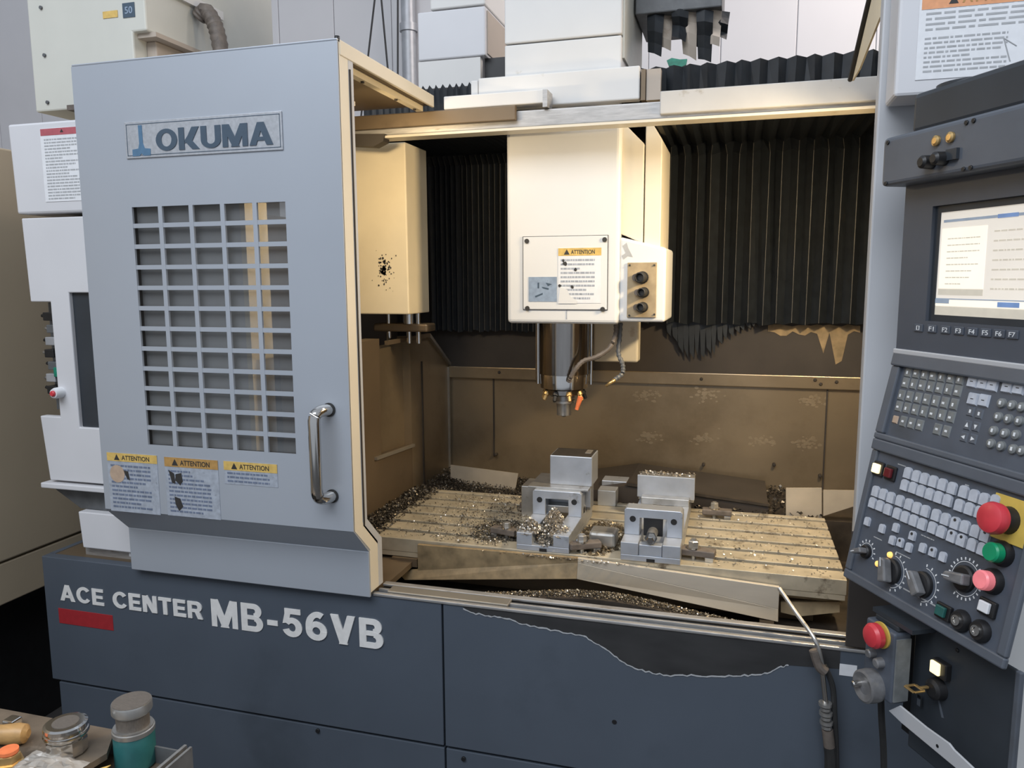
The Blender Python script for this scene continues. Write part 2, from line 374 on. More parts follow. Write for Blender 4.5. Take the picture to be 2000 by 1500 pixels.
# upper cabinet at top left (electrical box behind the door)
A = PY(70, 220, .5); B = PY(265, 65, .5)
cx0, cx1 = -2.386, -1.90
t = thing('electrical_cabinet', 'off-white upper cabinet behind and above the sliding door, small blue sticker on it', 'cabinet', ((cx0+cx1)/2, .7, 2.19))
obj('body', MB().prism([(cx0, .5, 2.19), (-1.955, .5, 2.19), (-1.955, .5, 2.42), (cx1, .5, 2.42), (cx1, .5, 2.95), (cx0, .5, 2.95)], (0, .75, 0)), 'old_white', t, bevel=.006)
obj('side_cover', MB().box(-1.955, -1.915, .56, 1.08, 2.19, 2.405), 'tan_panel', t, bevel=.004)
obj('drip_edge', MB().box(-1.955, -1.88, .52, 1.26, 2.405, 2.42), 'tan_panel', t)
hq = PY(437, 40, .9); obj('top_hood', MB().box(cx1-.01, hq.x, .5, .9, hq.z, hq.z+.03), 'cover_white', t)
obj('support_bracket', MB().box(-2.22, -1.9, .55, .8, 2.10, 2.19), 'brown_metal', t)
obj('hinge_bracket', MB().box(-2.20, -1.95, .45, .50, 2.175, 2.192), 'hose_brown', t)
for p in ((80, 15), (87, 108), (93, 200)):
    q = PY(*p, .498); obj('screw', MB().cyl((q.x, .5, q.z), (q.x, .494, q.z), .006, n=10), 'cable_grey', t)
q = PY(252, 20, .498)
fr = frontframe(.499)
st = obj('blue_sticker', MB().box(q.x-.026, q.x+.022, q.z-.022, q.z+.024, 0, .001), 'letter_navy', t, fr)
txt('sticker_lettering', '50', fr, q.x-.017, q.z-.010, .030, .022, 'paper_blue', st, .0006, .01, .001)
q = PY(215, 28, .498); obj('yellow_sticker', MB().box(q.x-.03, q.x+.03, q.z-.011, q.z+.011, 0, .001), 'label_yellow', t, fr)
hp = [PX(385, 35, -1.86), PX(405, 25, -1.80), PX(418, 50, -1.76), PX(428, 85, -1.74), PX(432, 130, -1.74)]
hp = [Vector((p.x, .75, p.z)) for p in (PY(388, 35, .75), PY(402, 22, .75), PY(418, 45, .75), PY(428, 80, .75), PY(434, 130, .75), PY(436, 200, .75))]
tag(obj('cable_conduit', MB().tube(hp, .026, 12, .12), 'hose_brown'), 'grey-brown corrugated hose curving down behind the top of the door', 'hose')
# back unit between door and spindle column, at top
a0 = PY(815, 22, 1.0); a1 = PY(947, 10, 1.0); lowz = PY(900, 112, 1.0).z
t = thing('axis_motor_cover', 'light grey box cover behind the spindle column at the top centre', 'cover', ((a0.x+a1.x)/2, 1.2, lowz-.2))
obj('front_cover', MB().box(a0.x, a1.x, 1.0, 1.5, lowz, PY(880, 18, 1.0).z), 'cabinet_white', t, bevel=.005)
obj('upper_cover', MB().box(a0.x+.05, a1.x, 1.0, 1.5, PY(880, 18, 1.0).z+.004, 3.1), 'cover_white', t, bevel=.005)
obj('side_cover', MB().box(a1.x, a1.x+.004, 1.02, 1.5, lowz+.01, PY(880, 18, 1.0).z-.01), 'tan_panel', t)
obj('lower_strip', MB().box(a0.x, PY(938, 112, 1.0).x, 1.0, 1.03, lowz-.10, lowz-.004), 'cover_white', t)
obj('dark_recess', MB().box(PY(940, 112, 1.0).x, a1.x+.2, 1.04, 1.3, lowz-.18, lowz), 'black', t)

# ================================================================== MACHINE ENCLOSURE
enc = thing('machine_enclosure', 'machining centre enclosure with dark blue-grey base and light grey covers', 'machine', (-.7, .7, 0))
SILL = .79
BY0, BXL, BXR = 0.0, -1.975, .95
obj('base_panel', MB().box(BXL, -.697, 0, .03, .397, .787), 'base_paint', enc, bevel=.002, label='upper left dark blue-grey base panel')
obj('base_panel', MB().box(-.692, BXR, 0, .03, .397, .787), 'base_paint', enc, bevel=.002, label='upper right dark blue-grey base panel')
obj('base_panel', MB().box(BXL+.02, -.697, .004, .03, .06, .388), 'base_paint', enc, bevel=.002, label='lower left dark blue-grey base panel')
obj('base_panel', MB().box(-.692, BXR, .004, .03, .06, .388), 'base_paint', enc, bevel=.002, label='lower right dark blue-grey base panel')
obj('base_body', MB().box(BXL+.02, BXR, .03, .10, .02, .775), 'base_paint', enc)
obj('base_side', MB().box(BXL, BXL+.02, .03, 1.6, .02, .787), 'base_paint', enc)
obj('plinth', MB().box(BXL+.1, BXR-.05, .05, 1.6, 0, .06), 'black', enc)
for x, y in ((1200, 1410), (620, 1428), (905, 1483)):
    q = PY(x, y, 0); obj('recessed_screw', MB().cyl((q.x, .004, q.z), (q.x, -.001, q.z), .006, n=10), 'black', enc)
# front sill rails along the base top
obj('sill_rail', MB().box(-.885, BXR, -.004, .008, SILL-.004, SILL+.004), 'rail_metal', enc, bevel=.002)
obj('sill_rail', MB().box(-.885, BXR, .030, .038, SILL-.004, SILL+.003), 'rail_metal', enc, bevel=.001)
obj('door_track', MB().box(-.885, .265, .055, .075, SILL, SILL+.007), 'rail_metal', enc, bevel=.002)
obj('base_top', MB().box(BXL, -.885, .02, 1.2, SILL-.02, SILL-.004), 'brown_metal', enc)
obj('sill_top', MB().box(-.885, .95, .02, .09, SILL-.02, SILL-.004), 'bare_metal', enc)
q0 = PY(765, 1146, .04); q1 = PY(998, 1162, .04)
obj('track_cover', MB().box(q0.x, q1.x, .012, .05, SILL, q0.z), 'sheet_steel', enc, bevel=.002)
# paint flaked off below the sill: bare metal with ragged pale edge
edge = [(905, 1188), (930, 1198), (960, 1203), (990, 1208), (1020, 1218), (1060, 1227), (1100, 1234), (1140, 1241), (1165, 1256), (1190, 1273), (1215, 1292), (1240, 1305), (1275, 1314), (1310, 1320), (1350, 1318), (1400, 1321), (1440, 1319), (1475, 1318), (1505, 1312), (1525, 1302), (1540, 1299)]
E_ = []
R_ = random.Random(5)
for i in range(len(edge)-1):
    for k in range(5):
        a, b = edge[i], edge[i+1]; t_ = k/5
        p = PY(a[0]+(b[0]-a[0])*t_, a[1]+(b[1]-a[1])*t_+R_.uniform(-1.6, 1.6), 0); E_.append(Vector((p.x, 0, p.z)))
E_.append(PY(*edge[-1], 0))
poly = [Vector((E_[0].x, -.0008, .786))]+[Vector((p.x, -.0008, p.z)) for p in E_]+[Vector((PY(1640, 1300, 0).x, -.0008, E_[-1].z+.006)), Vector((PY(1640, 1300, 0).x, -.0008, .786))]
obj('bare_metal_patch', MB().prism(poly, (0, .0012, 0)), 'bare_metal', enc, label='bare metal where the base paint has flaked off')
mb = MB()
for i in range(len(E_)-1):
    a, b = E_[i], E_[i+1]; w0 = .0022+.0020*R_.random(); w1 = w0
    mb.add([(a.x, -.0016, a.z-w0/2), (b.x, -.0016, b.z-w1/2), (b.x, -.0016, b.z+w1/2), (a.x, -.0016, a.z+w0/2)], [(0, 1, 2, 3)])
obj('flaked_paint_edge', mb, 'print_grey', enc)
q0 = PY(1563, 1298, 0)
# lettering on the base
fr = frontframe(-.0008)
def skew_txt(s, px0, px1, py_top, py_bot, Y, m, parent, bold, name='lettering', spacing=1.0):
    a = PY(px0, py_bot, Y); b = PY(px1, py_bot, Y); c = PY(px0, py_top, Y)
    return txt(name, s, frontframe(Y-.0006), a.x, a.z, b.x-a.x, c.z-a.z, m, parent, .001, bold, 0, spacing)
zb, zt = PY(121, 1172, 0).z, PY(121, 1141, 0).z
x0, x1 = PY(119, 1170, 0).x, PY(397, 1205, 0).x
big_text('model_lettering', 'ACE CENTER', frontframe(-.0008), x0, zb, x1-x0, zt-zb, 'letter_white', enc)
zb2, zt2 = PY(415, 1222, 0).z, PY(415, 1169, 0).z
x0, x1 = PY(415, 1222, 0).x, PY(750, 1262, 0).x
big_text('model_lettering', 'MB-56VB', frontframe(-.0008), x0, zb2, x1-x0, zt2-zb2, 'letter_white', enc, gap=.13)
a, b = PY(114, 1187, 0), PY(222, 1226, 0); c = PY(114, 1216, 0)
obj('red_sticker', MB().box(a.x, b.x, c.z, a.z, -.0002, .0012), 'sticker_red', enc, frontframe(0), bevel=.004)
a, b = PY(1640, 1296, 0), PY(1672, 1335, 0)
obj('white_sticker', MB().box(a.x, b.x, PY(1640, 1318, 0).z, a.z, 0, .0012), 'paper_white', enc, frontframe(0))

# fixed left front panel and tool-changer cabinet (behind the sliding door)
YF = .03
obj('left_front_panel', MB().box(-1.69, -1.25, YF+.008, YF+.03, .80, 2.10), 'column_grey', enc)
obj('left_jamb', MB().box(-1.25, -1.235, YF, YF+.10, .80, 2.10), 'cream_paint', enc)
P_ = lambda x, y: PY(x, y, YF)
obj('tool_changer_upper_cover', MB().prism([(-1.985, YF, 1.792), (-1.70, YF, 1.792), (-1.70, YF, 2.04), (-1.992, YF, 2.04)], (0, .9, 0)), 'cabinet_white', enc, bevel=.006)
# lower cover: C-shaped sheet with dark window
mb = MB()
mb.prism([(-1.972, YF, 1.78), (-1.965, YF, 1.543), (-1.893, YF, 1.543), (-1.893, YF, 1.208), (-1.967, YF, 1.208), (-1.950, YF, 1.015), (-1.72, YF, 1.015), (-1.72, YF, 1.18), (-1.825, YF, 1.18), (-1.825, YF, 1.569), (-1.72, YF, 1.569), (-1.72, YF, 1.78)], (0, .025, 0))
obj('tool_changer_lower_cover', mb, 'cabinet_white', enc, bevel=.003)
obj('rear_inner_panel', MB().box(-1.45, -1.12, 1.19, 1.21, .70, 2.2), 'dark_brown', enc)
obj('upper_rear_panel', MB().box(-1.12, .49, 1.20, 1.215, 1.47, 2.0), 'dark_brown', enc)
obj('light_block_roof', MB().box(-1.70, -1.035, .58, 1.20, 2.10, 2.115), 'dark_brown', enc)  # cover added to keep light from above out of the left interior
obj('tool_changer_body', MB().box(-1.88, -1.30, YF+.07, 1.1, .80, 1.787), 'dark_brown', enc)
obj('cover_window', MB().box(-1.827, -1.72, YF+.012, YF+.02, 1.178, 1.571), 'console_dark', enc, label='dark window strip in the tool changer cover')
obj('cover_shelf', MB().box(-1.975, -1.70, YF-.012, YF+.06, .992, 1.008), 'cabinet_white', enc, bevel=.003)
obj('cover_under_slope', MB().prism([(-1.99, YF+.03, .992), (-1.875, YF+.03, .925), (-1.60, YF+.03, .925), (-1.60, YF+.03, .992)], (0, .4, 0)), 'cable_grey', enc)
obj('under_cover_post', MB().box(-1.875, -1.60, YF+.05, YF+.09, .80, .925), 'cable_grey', enc)
obj('lower_white_panel', MB().prism([(-1.856, YF, .925), (-1.848, YF, .815), (-1.56, YF, .815), (-1.56, YF, .925)], (0, .03, 0)), 'cabinet_white', enc, bevel=.003)
obj('lower_foot', MB().box(-1.86, -1.6, .05, .09, .785, .812), 'rail_metal', enc)
# valve gear in the cut-out of the cover
R_ = random.Random(11)
obj('valve_backplate', MB().box(-1.955, -1.893, YF+.05, YF+.06, 1.22, 1.54), 'cable_grey', enc)
for i in range(7):
    z = 1.50-i*.036; x = -1.925+R_.uniform(-.012, .008)
    vb = obj('valve_block', MB().box(x-.014, x+.02, YF+.015, YF+.05, z-.012, z+.012), ('black', 'cable_grey', 'galvanised')[i % 3], enc, bevel=.002)
    obj('fitting', MB().cyl((x-.014, YF+.03, z), (x-.03, YF+.028, z+R_.uniform(-.008, .01)), .005, n=8), 'steel' if i % 2 else 'black', vb)
q = PY(105, 728, YF); obj('green_connector', MB().box(q.x-.012, q.x+.014, YF+.01, YF+.05, q.z-.014, q.z+.014), 'valve_green', enc, bevel=.002)
q = PY(103, 769, YF-.03); g = obj('stop_button_collar', MB().lathe((q.x, YF+.05, q.z), (0, -1, 0), [(0, .016), (.07, .016), (.078, .013)], 18), 'paper_white', enc)
obj('red_button', MB().lathe((q.x, YF-.02, q.z), (0, -1, 0), [(0, .009), (.012, .0085), (.015, .006)], 16), 'red_plastic', g)
fr = frontframe(YF-.0005)
a, b = PY(78, 252, YF), PY(150, 392, YF)
p = obj('warning_label', MB().box(a.x, a.x+.155, b.z, a.z, 0, .0008), 'paper_white', enc, fr, label='tall white label with dark red heading bar')
obj('label_header', MB().box(a.x+.002, a.x+.153, PY(78, 266, YF).z, a.z-.001, .0008, .0014), 'label_red', p, fr)
obj('warning_triangle', MB().prism([(a.x+.07, a.z-.013, .0014), (a.x+.082, a.z-.013, .0014), (a.x+.076, a.z-.004, .0014)], (0, 0, .0004)), 'print_dark', p, fr)
obj('small_print', greek(a.x+.012, b.z+.004, .13, a.z-b.z-.03, 20, .0008, .0013, 4), 'print_grey', p, fr)

# right column
obj('front_column', MB().box(.258, .62, 0, .035, .80, 2.55), 'column_grey', enc, bevel=.004)
obj('column_lower_dark', MB().box(.252, .50, -.008, -.001, .80, 1.06), 'dark_brown', enc, bevel=.002)  # dark brown sheet over the lower column front
obj('column_return', MB().box(.60, .62, .035, 1.3, .80, 2.5), 'cream_paint', enc)
obj('right_side_cover', MB().box(.62, .98, 0, .9, .80, 2.4), 'cabinet_white', enc)
obj('gusset_plate', MB().prism([(.262, .012, 2.26), (.262, .42, 2.085), (.262, .30, 2.085), (.262, .04, 2.12)], (-.004, 0, 0)), 'cream_stained', enc)
gp = [PY(1733, -5, .03), PY(1680, 161, .40)]
obj('gusset_seal', MB().tube([(.258, .0, 2.275), (.256, .21, 2.19), (.254, .43, 2.09)], .006, 8), 'black_rubber', enc)
# top box that carries the console arm
a = PY(1746, 189, -.1)
tb = obj('overhead_box', MB().box(.27, .9, -.10, -.004, 1.935, 2.5), 'cabinet_white', enc, bevel=.006, label='light grey overhead box with a large warning label')
fr = frontframe(-.1005)
lx0, lz1 = .302, 2.125
wl = obj('warning_label', MB().box(.304, .62, 1.962, 2.18, 0, .0008), 'paper_white', enc, fr, label='large white label with orange ATTENTION heading')
hz = PY(1800, 20, -.1).z
obj('label_header', MB().box(.308, .616, hz, 2.176, .0008, .0014), 'label_orange', wl, fr)
obj('warning_triangle', MB().prism([(.352, hz+.006, .0014), (.368, hz+.006, .0014), (.360, hz+.021, .0014)], (0, 0, .0004)), 'print_dark', wl, fr)
txt('header_lettering', 'ATTENTION', fr, .374, hz+.006, .13, .019, 'label_amber', wl, .0005, .02, .0014)
obj('small_print', greek(.316, 2.045, .27, .055, 6, .0008, .0013, 8, th=.4), 'print_grey', wl, fr)
obj('small_print', greek(.316, 1.972, .15, .066, 8, .0008, .0013, 9, th=.4), 'print_grey', wl, fr)
q = [PY(x, y, -.1) for x, y in ((1960, 75), (1972, 120), (1985, 90), (1965, 130))]
obj('pictogram', MB().tube([(q[0].x, -.1012, q[0].z), (q[1].x, -.1012, q[1].z)], .0012, 5).tube([(q[0].x, -.1012, q[0].z), (q[2].x, -.1012, q[2].z)], .0012, 5), 'print_grey', wl)

# header over the opening
HB, YH = 2.033, .50
obj('header_beam', MB().box(-1.24, .60, YH, YH+.05, HB+.004, 2.085), 'rail_metal', enc, bevel=.004)
obj('header_lip', MB().box(-1.24, .60, YH-.012, YH+.05, HB-.004, HB+.003), 'cream_paint', enc)
q = PY(1010, 208, YH)
obj('header_cover', MB().box(-1.24, PY(1010, 220, YH).x, YH-.018, YH-.002, 2.056, 2.098), 'brown_metal', enc, bevel=.003, label='tan stained cover strip of the header')
obj('header_inner_cover', MB().prism([(PY(700, 262, YH).x-.1, YH-.02, 2.05), (PY(700, 262, YH).x-.1, YH-.02, 2.02), (PY(735, 288, YH).x, YH-.02, PY(735, 288, YH).z), (PY(754, 278, YH).x, YH-.02, PY(754, 278, YH).z), (PY(756, 266, YH).x, YH-.02, 2.04)], (0, .04, 0)), 'dark_brown', enc)
obj('header_cover', MB().box(-.855, PY(1066, 190, YH).x, YH-.01, YH+.05, 2.10, 2.138), 'cover_white', enc, bevel=.003, label='pale cover strip on the header, left')
obj('header_bracket', MB().box(PY(1062, 190, YH).x, PY(1071, 190, YH).x, YH-.014, YH+.05, 2.088, 2.136), 'rail_metal', enc)
obj('header_cover', MB().box(-.221, .595, YH-.012, YH+.05, 2.048, 2.109), 'cover_grimy', enc, bevel=.003, label='pale cover strip on the header, right')

# interior walls
obj('back_wall_panel', MB().box(-1.12, .49, 1.20, 1.22, .70, 1.225), 'stained_steel', enc)
obj('back_wall_strip', MB().box(-1.12, .49, 1.185, 1.20, 1.205, 1.252), 'stained_steel', enc, bevel=.003)
for (x0, y0, x1, y1) in ((964, 735, 967, 890), (1616, 756, 1619, 955)):
    a, b = PY(x0, y0, 1.2), PY(x1, y1, 1.2); obj('panel_seam', MB().box(a.x-.002, a.x+.003, 1.194, 1.20, b.z, a.z), 'dark_brown', enc)
a, b = PY(975, 884, 1.2), PY(1120, 884, 1.2)
for x, y in ((1370, 740), (1592, 742), (1603, 750), (1634, 746), (968, 888), (1374, 908), (1512, 908), (1602, 930), (975, 727)):
    q = PY(x, y, 1.184); obj('panel_bolt', MB().lathe((q.x, 1.20, q.z), (0, -1, 0), [(0, .006), (.018, .006), (.02, .004)], 8), 'dark_brown', enc)
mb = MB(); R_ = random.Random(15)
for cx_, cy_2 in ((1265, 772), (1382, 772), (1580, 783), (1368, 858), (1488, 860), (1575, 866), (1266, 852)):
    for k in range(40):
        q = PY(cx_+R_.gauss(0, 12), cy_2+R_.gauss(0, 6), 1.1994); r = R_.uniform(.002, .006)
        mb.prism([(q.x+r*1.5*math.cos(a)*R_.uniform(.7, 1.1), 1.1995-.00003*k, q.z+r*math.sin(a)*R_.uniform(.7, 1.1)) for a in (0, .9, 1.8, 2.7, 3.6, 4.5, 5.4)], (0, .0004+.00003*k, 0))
obj('wall_blotches', mb, 'wall_blotch', enc)['kind'] = 'stuff'  # slightly lighter irregular blotches on the back wall
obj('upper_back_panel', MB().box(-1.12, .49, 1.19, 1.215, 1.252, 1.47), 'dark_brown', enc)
obj('wall_foot_plate', MB().prism([PY(880, 908, 1.0), PY(1012, 925, 1.0), PY(1004, 970, 1.0), PY(960, 966, 1.0), PY(880, 932, 1.0)], (0, .004, 0)), 'foot_plate', enc)
obj('wall_foot_plate', MB().prism([PY(1535, 953, .82), PY(1605, 953, .82), PY(1605, 1015, .82), PY(1535, 1008, .82)], (0, .004, 0)), 'foot_plate', enc)
obj('wall_foot_plate', MB().prism([PY(1608, 957, .82), PY(1680, 958, .82), PY(1680, 985, .82), PY(1608, 1008, .82)], (0, .004, 0)), 'foot_plate', enc)
# left inner wall with recessed panel
XW = -1.12
mb = MB()
def LW(pts, dx=.05, x=XW): return MB().prism([(x, y, z) for y, z in pts], (-dx, 0, 0))
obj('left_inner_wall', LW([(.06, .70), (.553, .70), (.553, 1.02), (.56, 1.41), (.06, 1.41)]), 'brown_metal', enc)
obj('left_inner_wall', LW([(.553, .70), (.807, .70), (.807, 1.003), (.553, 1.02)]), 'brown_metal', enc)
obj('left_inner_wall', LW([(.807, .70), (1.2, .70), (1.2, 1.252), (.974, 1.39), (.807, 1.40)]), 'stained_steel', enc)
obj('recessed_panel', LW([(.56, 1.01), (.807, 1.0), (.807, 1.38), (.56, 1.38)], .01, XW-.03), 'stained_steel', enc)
obj('wall_top_trim', MB().prism([(XW, .974, 1.385), (XW, 1.2, 1.247), (XW, 1.2, 1.26), (XW, .974, 1.40)], (.012, 0, 0)), 'sheet_steel', enc)
obj('wall_top_trim', MB().box(XW, XW+.012, .60, .974, 1.386, 1.40), 'brown_metal', enc)
obj('corner_trim', MB().box(XW, XW+.008, 1.175, 1.185, .80, 1.25), 'sheet_steel', enc)
obj('wall_seam', MB().box(XW, XW+.004, .905, .912, .80, 1.30), 'dark_brown', enc)
obj('recess_ledge', MB().prism([(XW, .50, 1.018), (XW, .81, .998), (XW, .81, 1.008), (XW, .50, 1.028)], (.01, 0, 0)), 'sheet_steel', enc)
obj('right_inner_wall', MB().box(.49, .505, .06, 1.2, .70, 2.2), 'brown_metal', enc)
obj('chip_tray', MB().box(-1.12, .49, .10, 1.2, .68, .70), 'tray_dark', enc)
# tool changer hood inside, cream, with gripper below
obj('tool_changer_hood', MB().box(-1.40, -1.030, .60, .778, 1.488, 2.035), 'cream_stained', enc, bevel=.004, label='cream tool changer hood with dark stain')
mb = MB(); R_ = random.Random(2)
for i in range(90):
    r = abs(R_.gauss(0, 1)); a = R_.uniform(0, 6.28); q = PY(750+math.cos(a)*r*9, 525+math.sin(a)*r*22, .60)
    s = R_.uniform(.0012, .0042)*(1.3-.25*min(r, 3)); mb.prism([(q.x+s*math.cos(k)*R_.uniform(.5, 1.2), .5992, q.z+s*math.sin(k)*R_.uniform(.6, 1.6)) for k in (0, 1.2, 2.4, 3.7, 5)], (0, .0012, 0))
obj('stain', mb, 'print_dark', enc)['kind'] = 'stuff'
g = obj('tool_gripper', MB().box(-1.20, -1.00, .68, .76, 1.425, 1.452), 'brown_metal', enc, bevel=.006)
for x in (-1.15, -1.075, -1.04):
    obj('gripper_pin', MB().cyl((x, .70, 1.452), (x, .70, 1.488), .008 if x != -1.075 else .02), 'chrome', g)
    obj('gripper_pin', MB().cyl((x, .70, 1.425), (x, .70, 1.385), .009), 'chrome', g)
# roof bellows, right and left
def bellows(name, xa, xb, pitch, amp, label, edges=True, bottom=1.44, front=.62, sc=.012):
    prof = [(front, 2.09), (front, 2.205), (front+.02, 2.205), (front+.02, 2.08), (1.13, 2.065), (1.15, 2.05), (1.15, bottom)]
    prof = [(front, 2.205), (front, 2.075), (1.13, 2.075), (1.16, 2.04), (1.16, bottom)]
    n = int((xb-xa)/pitch*2); vs = []; fs = []; R_ = random.Random(4)
    for i in range(n+1):
        x = xa+(xb-xa)*i/n; up = i % 2
        o_ = amp if up else 0
        pr = [(prof[0][0]-o_*.5, prof[0][1]-(0 if up else sc)), (prof[1][0]-o_*.5, prof[1][1]-o_*.3), (prof[2][0]-o_, prof[2][1]-o_*.6), (prof[3][0]-o_, prof[3][1]-o_*.4), (prof[4][0]-o_, prof[4][1]+R_.uniform(-.008, .004))]
        vs += [(x+R_.uniform(-.1, .1)*pitch, y, z) for y, z in pr]
    k = 5
    for i in range(n):
        for j in range(k-1): fs.append((i*k+j, (i+1)*k+j, (i+1)*k+j+1, i*k+j+1))
    o = obj(name, MB().add(vs, fs), 'bellows', enc, label=label)
    if edges:
        mb = MB()
        for i in range(1, n+1, 2):
            p = [Vector(vs[i*k+j]) for j in range(2, 5)]
            for a, b in zip(p, p[1:]):
                w = .0011; mb.add([a+Vector((-w, -.001, 0)), b+Vector((-w, -.001, 0)), b+Vector((w, -.001, 0)), a+Vector((w, -.001, 0))], [(0, 1, 2, 3)])
        obj('pleat_highlights', mb, 'pleat_highlight', o)  # lighter strips paint the edge highlight along the pleat crests
    return o
bellows('roof_bellows', -.36, .49, .046, .03, 'black pleated bellows right of the spindle head', sc=.004)
bellows('roof_bellows', -1.18, -.74, .022, .012, 'black pleated bellows left of the spindle head', True, 1.40, .62, .016)
# upper pleats of the left bellows seen above the header
# torn lower edge of the right bellows and dried residue
mb = MB(); R_ = random.Random(9)
for i in range(17):
    x = 1300+i*11; dn = (28, 40, 62, 70, 72, 66, 70, 62, 66, 44, 36, 30, 22, 18, 14, 10, 10)[i]
    a, b, c, d = PY(x, 622, 1.165), PY(x+13, 622, 1.165), PY(x+10+R_.uniform(-3, 3), 628+dn, 1.165), PY(x+3, 624+dn*R_.uniform(.8, 1), 1.165)
    mb.prism([a, b, c, d], (0, .004, R_.uniform(-.002, .002)))
obj('torn_bellows_edge', mb, 'bellows', enc)
mb = MB()
xs = list(range(1500, 1692, 12)); up = [PY(x, 636+R_.uniform(-3, 2), 1.188) for x in xs]; lo = [PY(x, {1608: 690, 1632: 712, 1644: 705}.get(x, 650+R_.uniform(-4, 6)), 1.188) for x in xs]
for i in range(len(xs)-1): mb.prism([up[i], up[i+1], lo[i+1], lo[i]], (0, .002, 0))
obj('dried_residue', mb, 'residue_brown', enc)

# rear way cover behind the table
a = .86
obj('rear_way_cover', MB().prism([(-.62, .83, .80), (-.62, .83, .845), (-.34, .83, .90), (.12, .83, .862), (.12, .83, .80)], (0, .34, 0)), 'dark_brown', enc)
obj('chip_covered_edge', MB().prism([(-.34, .825, .902), (.12, .825, .864), (.12, .825, .872), (-.34, .825, .912)], (0, .02, 0)), 'tray_dark', enc)

# work light inside, behind the front column
lf = obj('work_light', MB().box(.33, .48, .24, .36, 1.955, 1.965).box(.33, .48, .24, .245, 1.93, 1.955).box(.33, .48, .355, .36, 1.93, 1.955), 'cream_paint', enc)
obj('light_tube', MB().cyl((.345, .30, 1.938), (.470, .30, 1.938), .011), 'lamp_tube', lf)
area('work_lamp', (.40, .30, 1.915), (-.45, .56, 1.04), .16, .08, 16.5, (1.0, .77, .46))
lf = obj('work_light', MB().box(-1.10, -.96, .05, .13, 2.045, 2.055), 'cream_paint', enc)
obj('light_tube', MB().cyl((-1.09, .09, 2.030), (-.97, .09, 2.030), .010), 'lamp_tube', lf)
area('work_lamp_left', (-1.03, .09, 2.01), (-.80, .62, 1.30), .14, .06, 3.4, (1.0, .77, .46))

# ================================================================== SLIDING DOOR
dr = thing('sliding_door', 'silver-grey sliding door with a grid window, chrome handle and company nameplate', 'door', (-1.25, 0, .79))
DX0, DX1, DY = -1.627, -.883, -.10
Z0, Z1 = .99, 2.135
wx0, wx1, wz0, wz1 = -1.472, -1.033, 1.175, 1.785
mb = MB()
T = .006
mb.box(DX0, wx0, DY, DY+T, Z0, Z1); mb.box(wx1, DX1, DY, DY+T, Z0, Z1); mb.box(wx0, wx1, DY, DY+T, wz1, Z1); mb.box(wx0, wx1, DY, DY+T, Z0, wz0)
obj('front_sheet', mb, 'door_paint', dr)
cw = (wx1-wx0+.012)/5; ch = (wz1-wz0+.011)/12
for i in range(1, 5): obj('window_bar', MB().box(wx0+i*cw-.012, wx0+i*cw, DY, DY+T, wz0, wz1), 'door_paint', dr)
for j in range(1, 12): obj('window_bar', MB().box(wx0, wx1, DY+.0006, DY+T-.0006, wz0+j*ch-.011, wz0+j*ch), 'door_paint', dr)
obj('window_pane', MB().box(wx0-.02, wx1+.02, DY+.018, DY+.022, wz0-.02, wz1+.02), 'tinted_window', dr)
obj('window_rubber', MB().box(wx0-.02, wx0-.001, DY+.007, DY+.017, wz0-.02, wz1+.02).box(wx1+.001, wx1+.02, DY+.007, DY+.017, wz0-.02, wz1+.02).box(wx0-.02, wx1+.02, DY+.007, DY+.017, wz1+.001, wz1+.02).box(wx0-.02, wx1+.02, DY+.007, DY+.017, wz0-.02, wz0-.001), 'black_rubber', dr)
obj('left_edge', MB().box(DX0, DX0+.004, DY+T, .015, Z0, Z1), 'door_paint', dr)
# slope under the face and lower lip
obj('lower_slope', MB().prism([(DX0, DY, Z0), (DX0, DY+T, Z0), (DX0, -.014, .915), (DX0, -.022, .912)], (DX1-DX0, 0, 0)), 'door_paint', dr)
obj('lower_lip', MB().box(DX0, DX1, -.024, -.016, .79, .913), 'door_paint', dr, bevel=.002)
obj('top_fold', MB().box(DX0, DX1, DY, DY+.02, Z1, Z1+.006), 'door_paint', dr, bevel=.003)
# edge of the door (cream inner post following the profile)
def edge_prof(w0, w1):
    return [(DX1, DY+w0, Z1), (DX1, DY+w0, Z0-.002), (DX1, -.02+w0, .912), (DX1, -.02+w0, .80), (DX1, -.02+w1, .80), (DX1, -.02+w1, .925), (DX1, DY+w1, Z0+.01), (DX1, DY+w1, Z1)]
obj('edge_post', MB().prism(edge_prof(.002, .05), (-.02, 0, 0)), 'cream_paint', dr, bevel=.002)
obj('edge_flange', MB().prism(edge_prof(.05, .075), (-.02, 0, 0)), 'column_grey', dr, bevel=.002)
obj('edge_channel', MB().box(DX1-.012, DX1+.003, DY+.052, DY+.056, Z0, Z1-.05), 'dark_brown', dr)
# roof part of the door
obj('roof_panel', MB().box(DX0, DX1-.005, DY+.08, .48, 2.112, 2.120), 'brown_metal', dr)
obj('roof_edge', MB().box(DX1-.006, DX1+.002, DY+.01, .48, 2.106, 2.140), 'cream_paint', dr, bevel=.002)
obj('roof_edge_seal', MB().box(DX1-.05, DX1-.03, DY+.08, .47, 2.095, 2.112), 'cream_stained', dr)
for y in (.1, .3, .43): obj('seal_screw', MB().cyl((DX1-.04, y, 2.095), (DX1-.04, y, 2.091), .005, n=8), 'dark_brown', dr)
q = PY(658, 76, DY); obj('top_screw', MB().cyl((DX1-.005, DY+.01, Z1), (DX1-.005, DY+.01, Z1+.012), .006, n=10), 'black', dr)
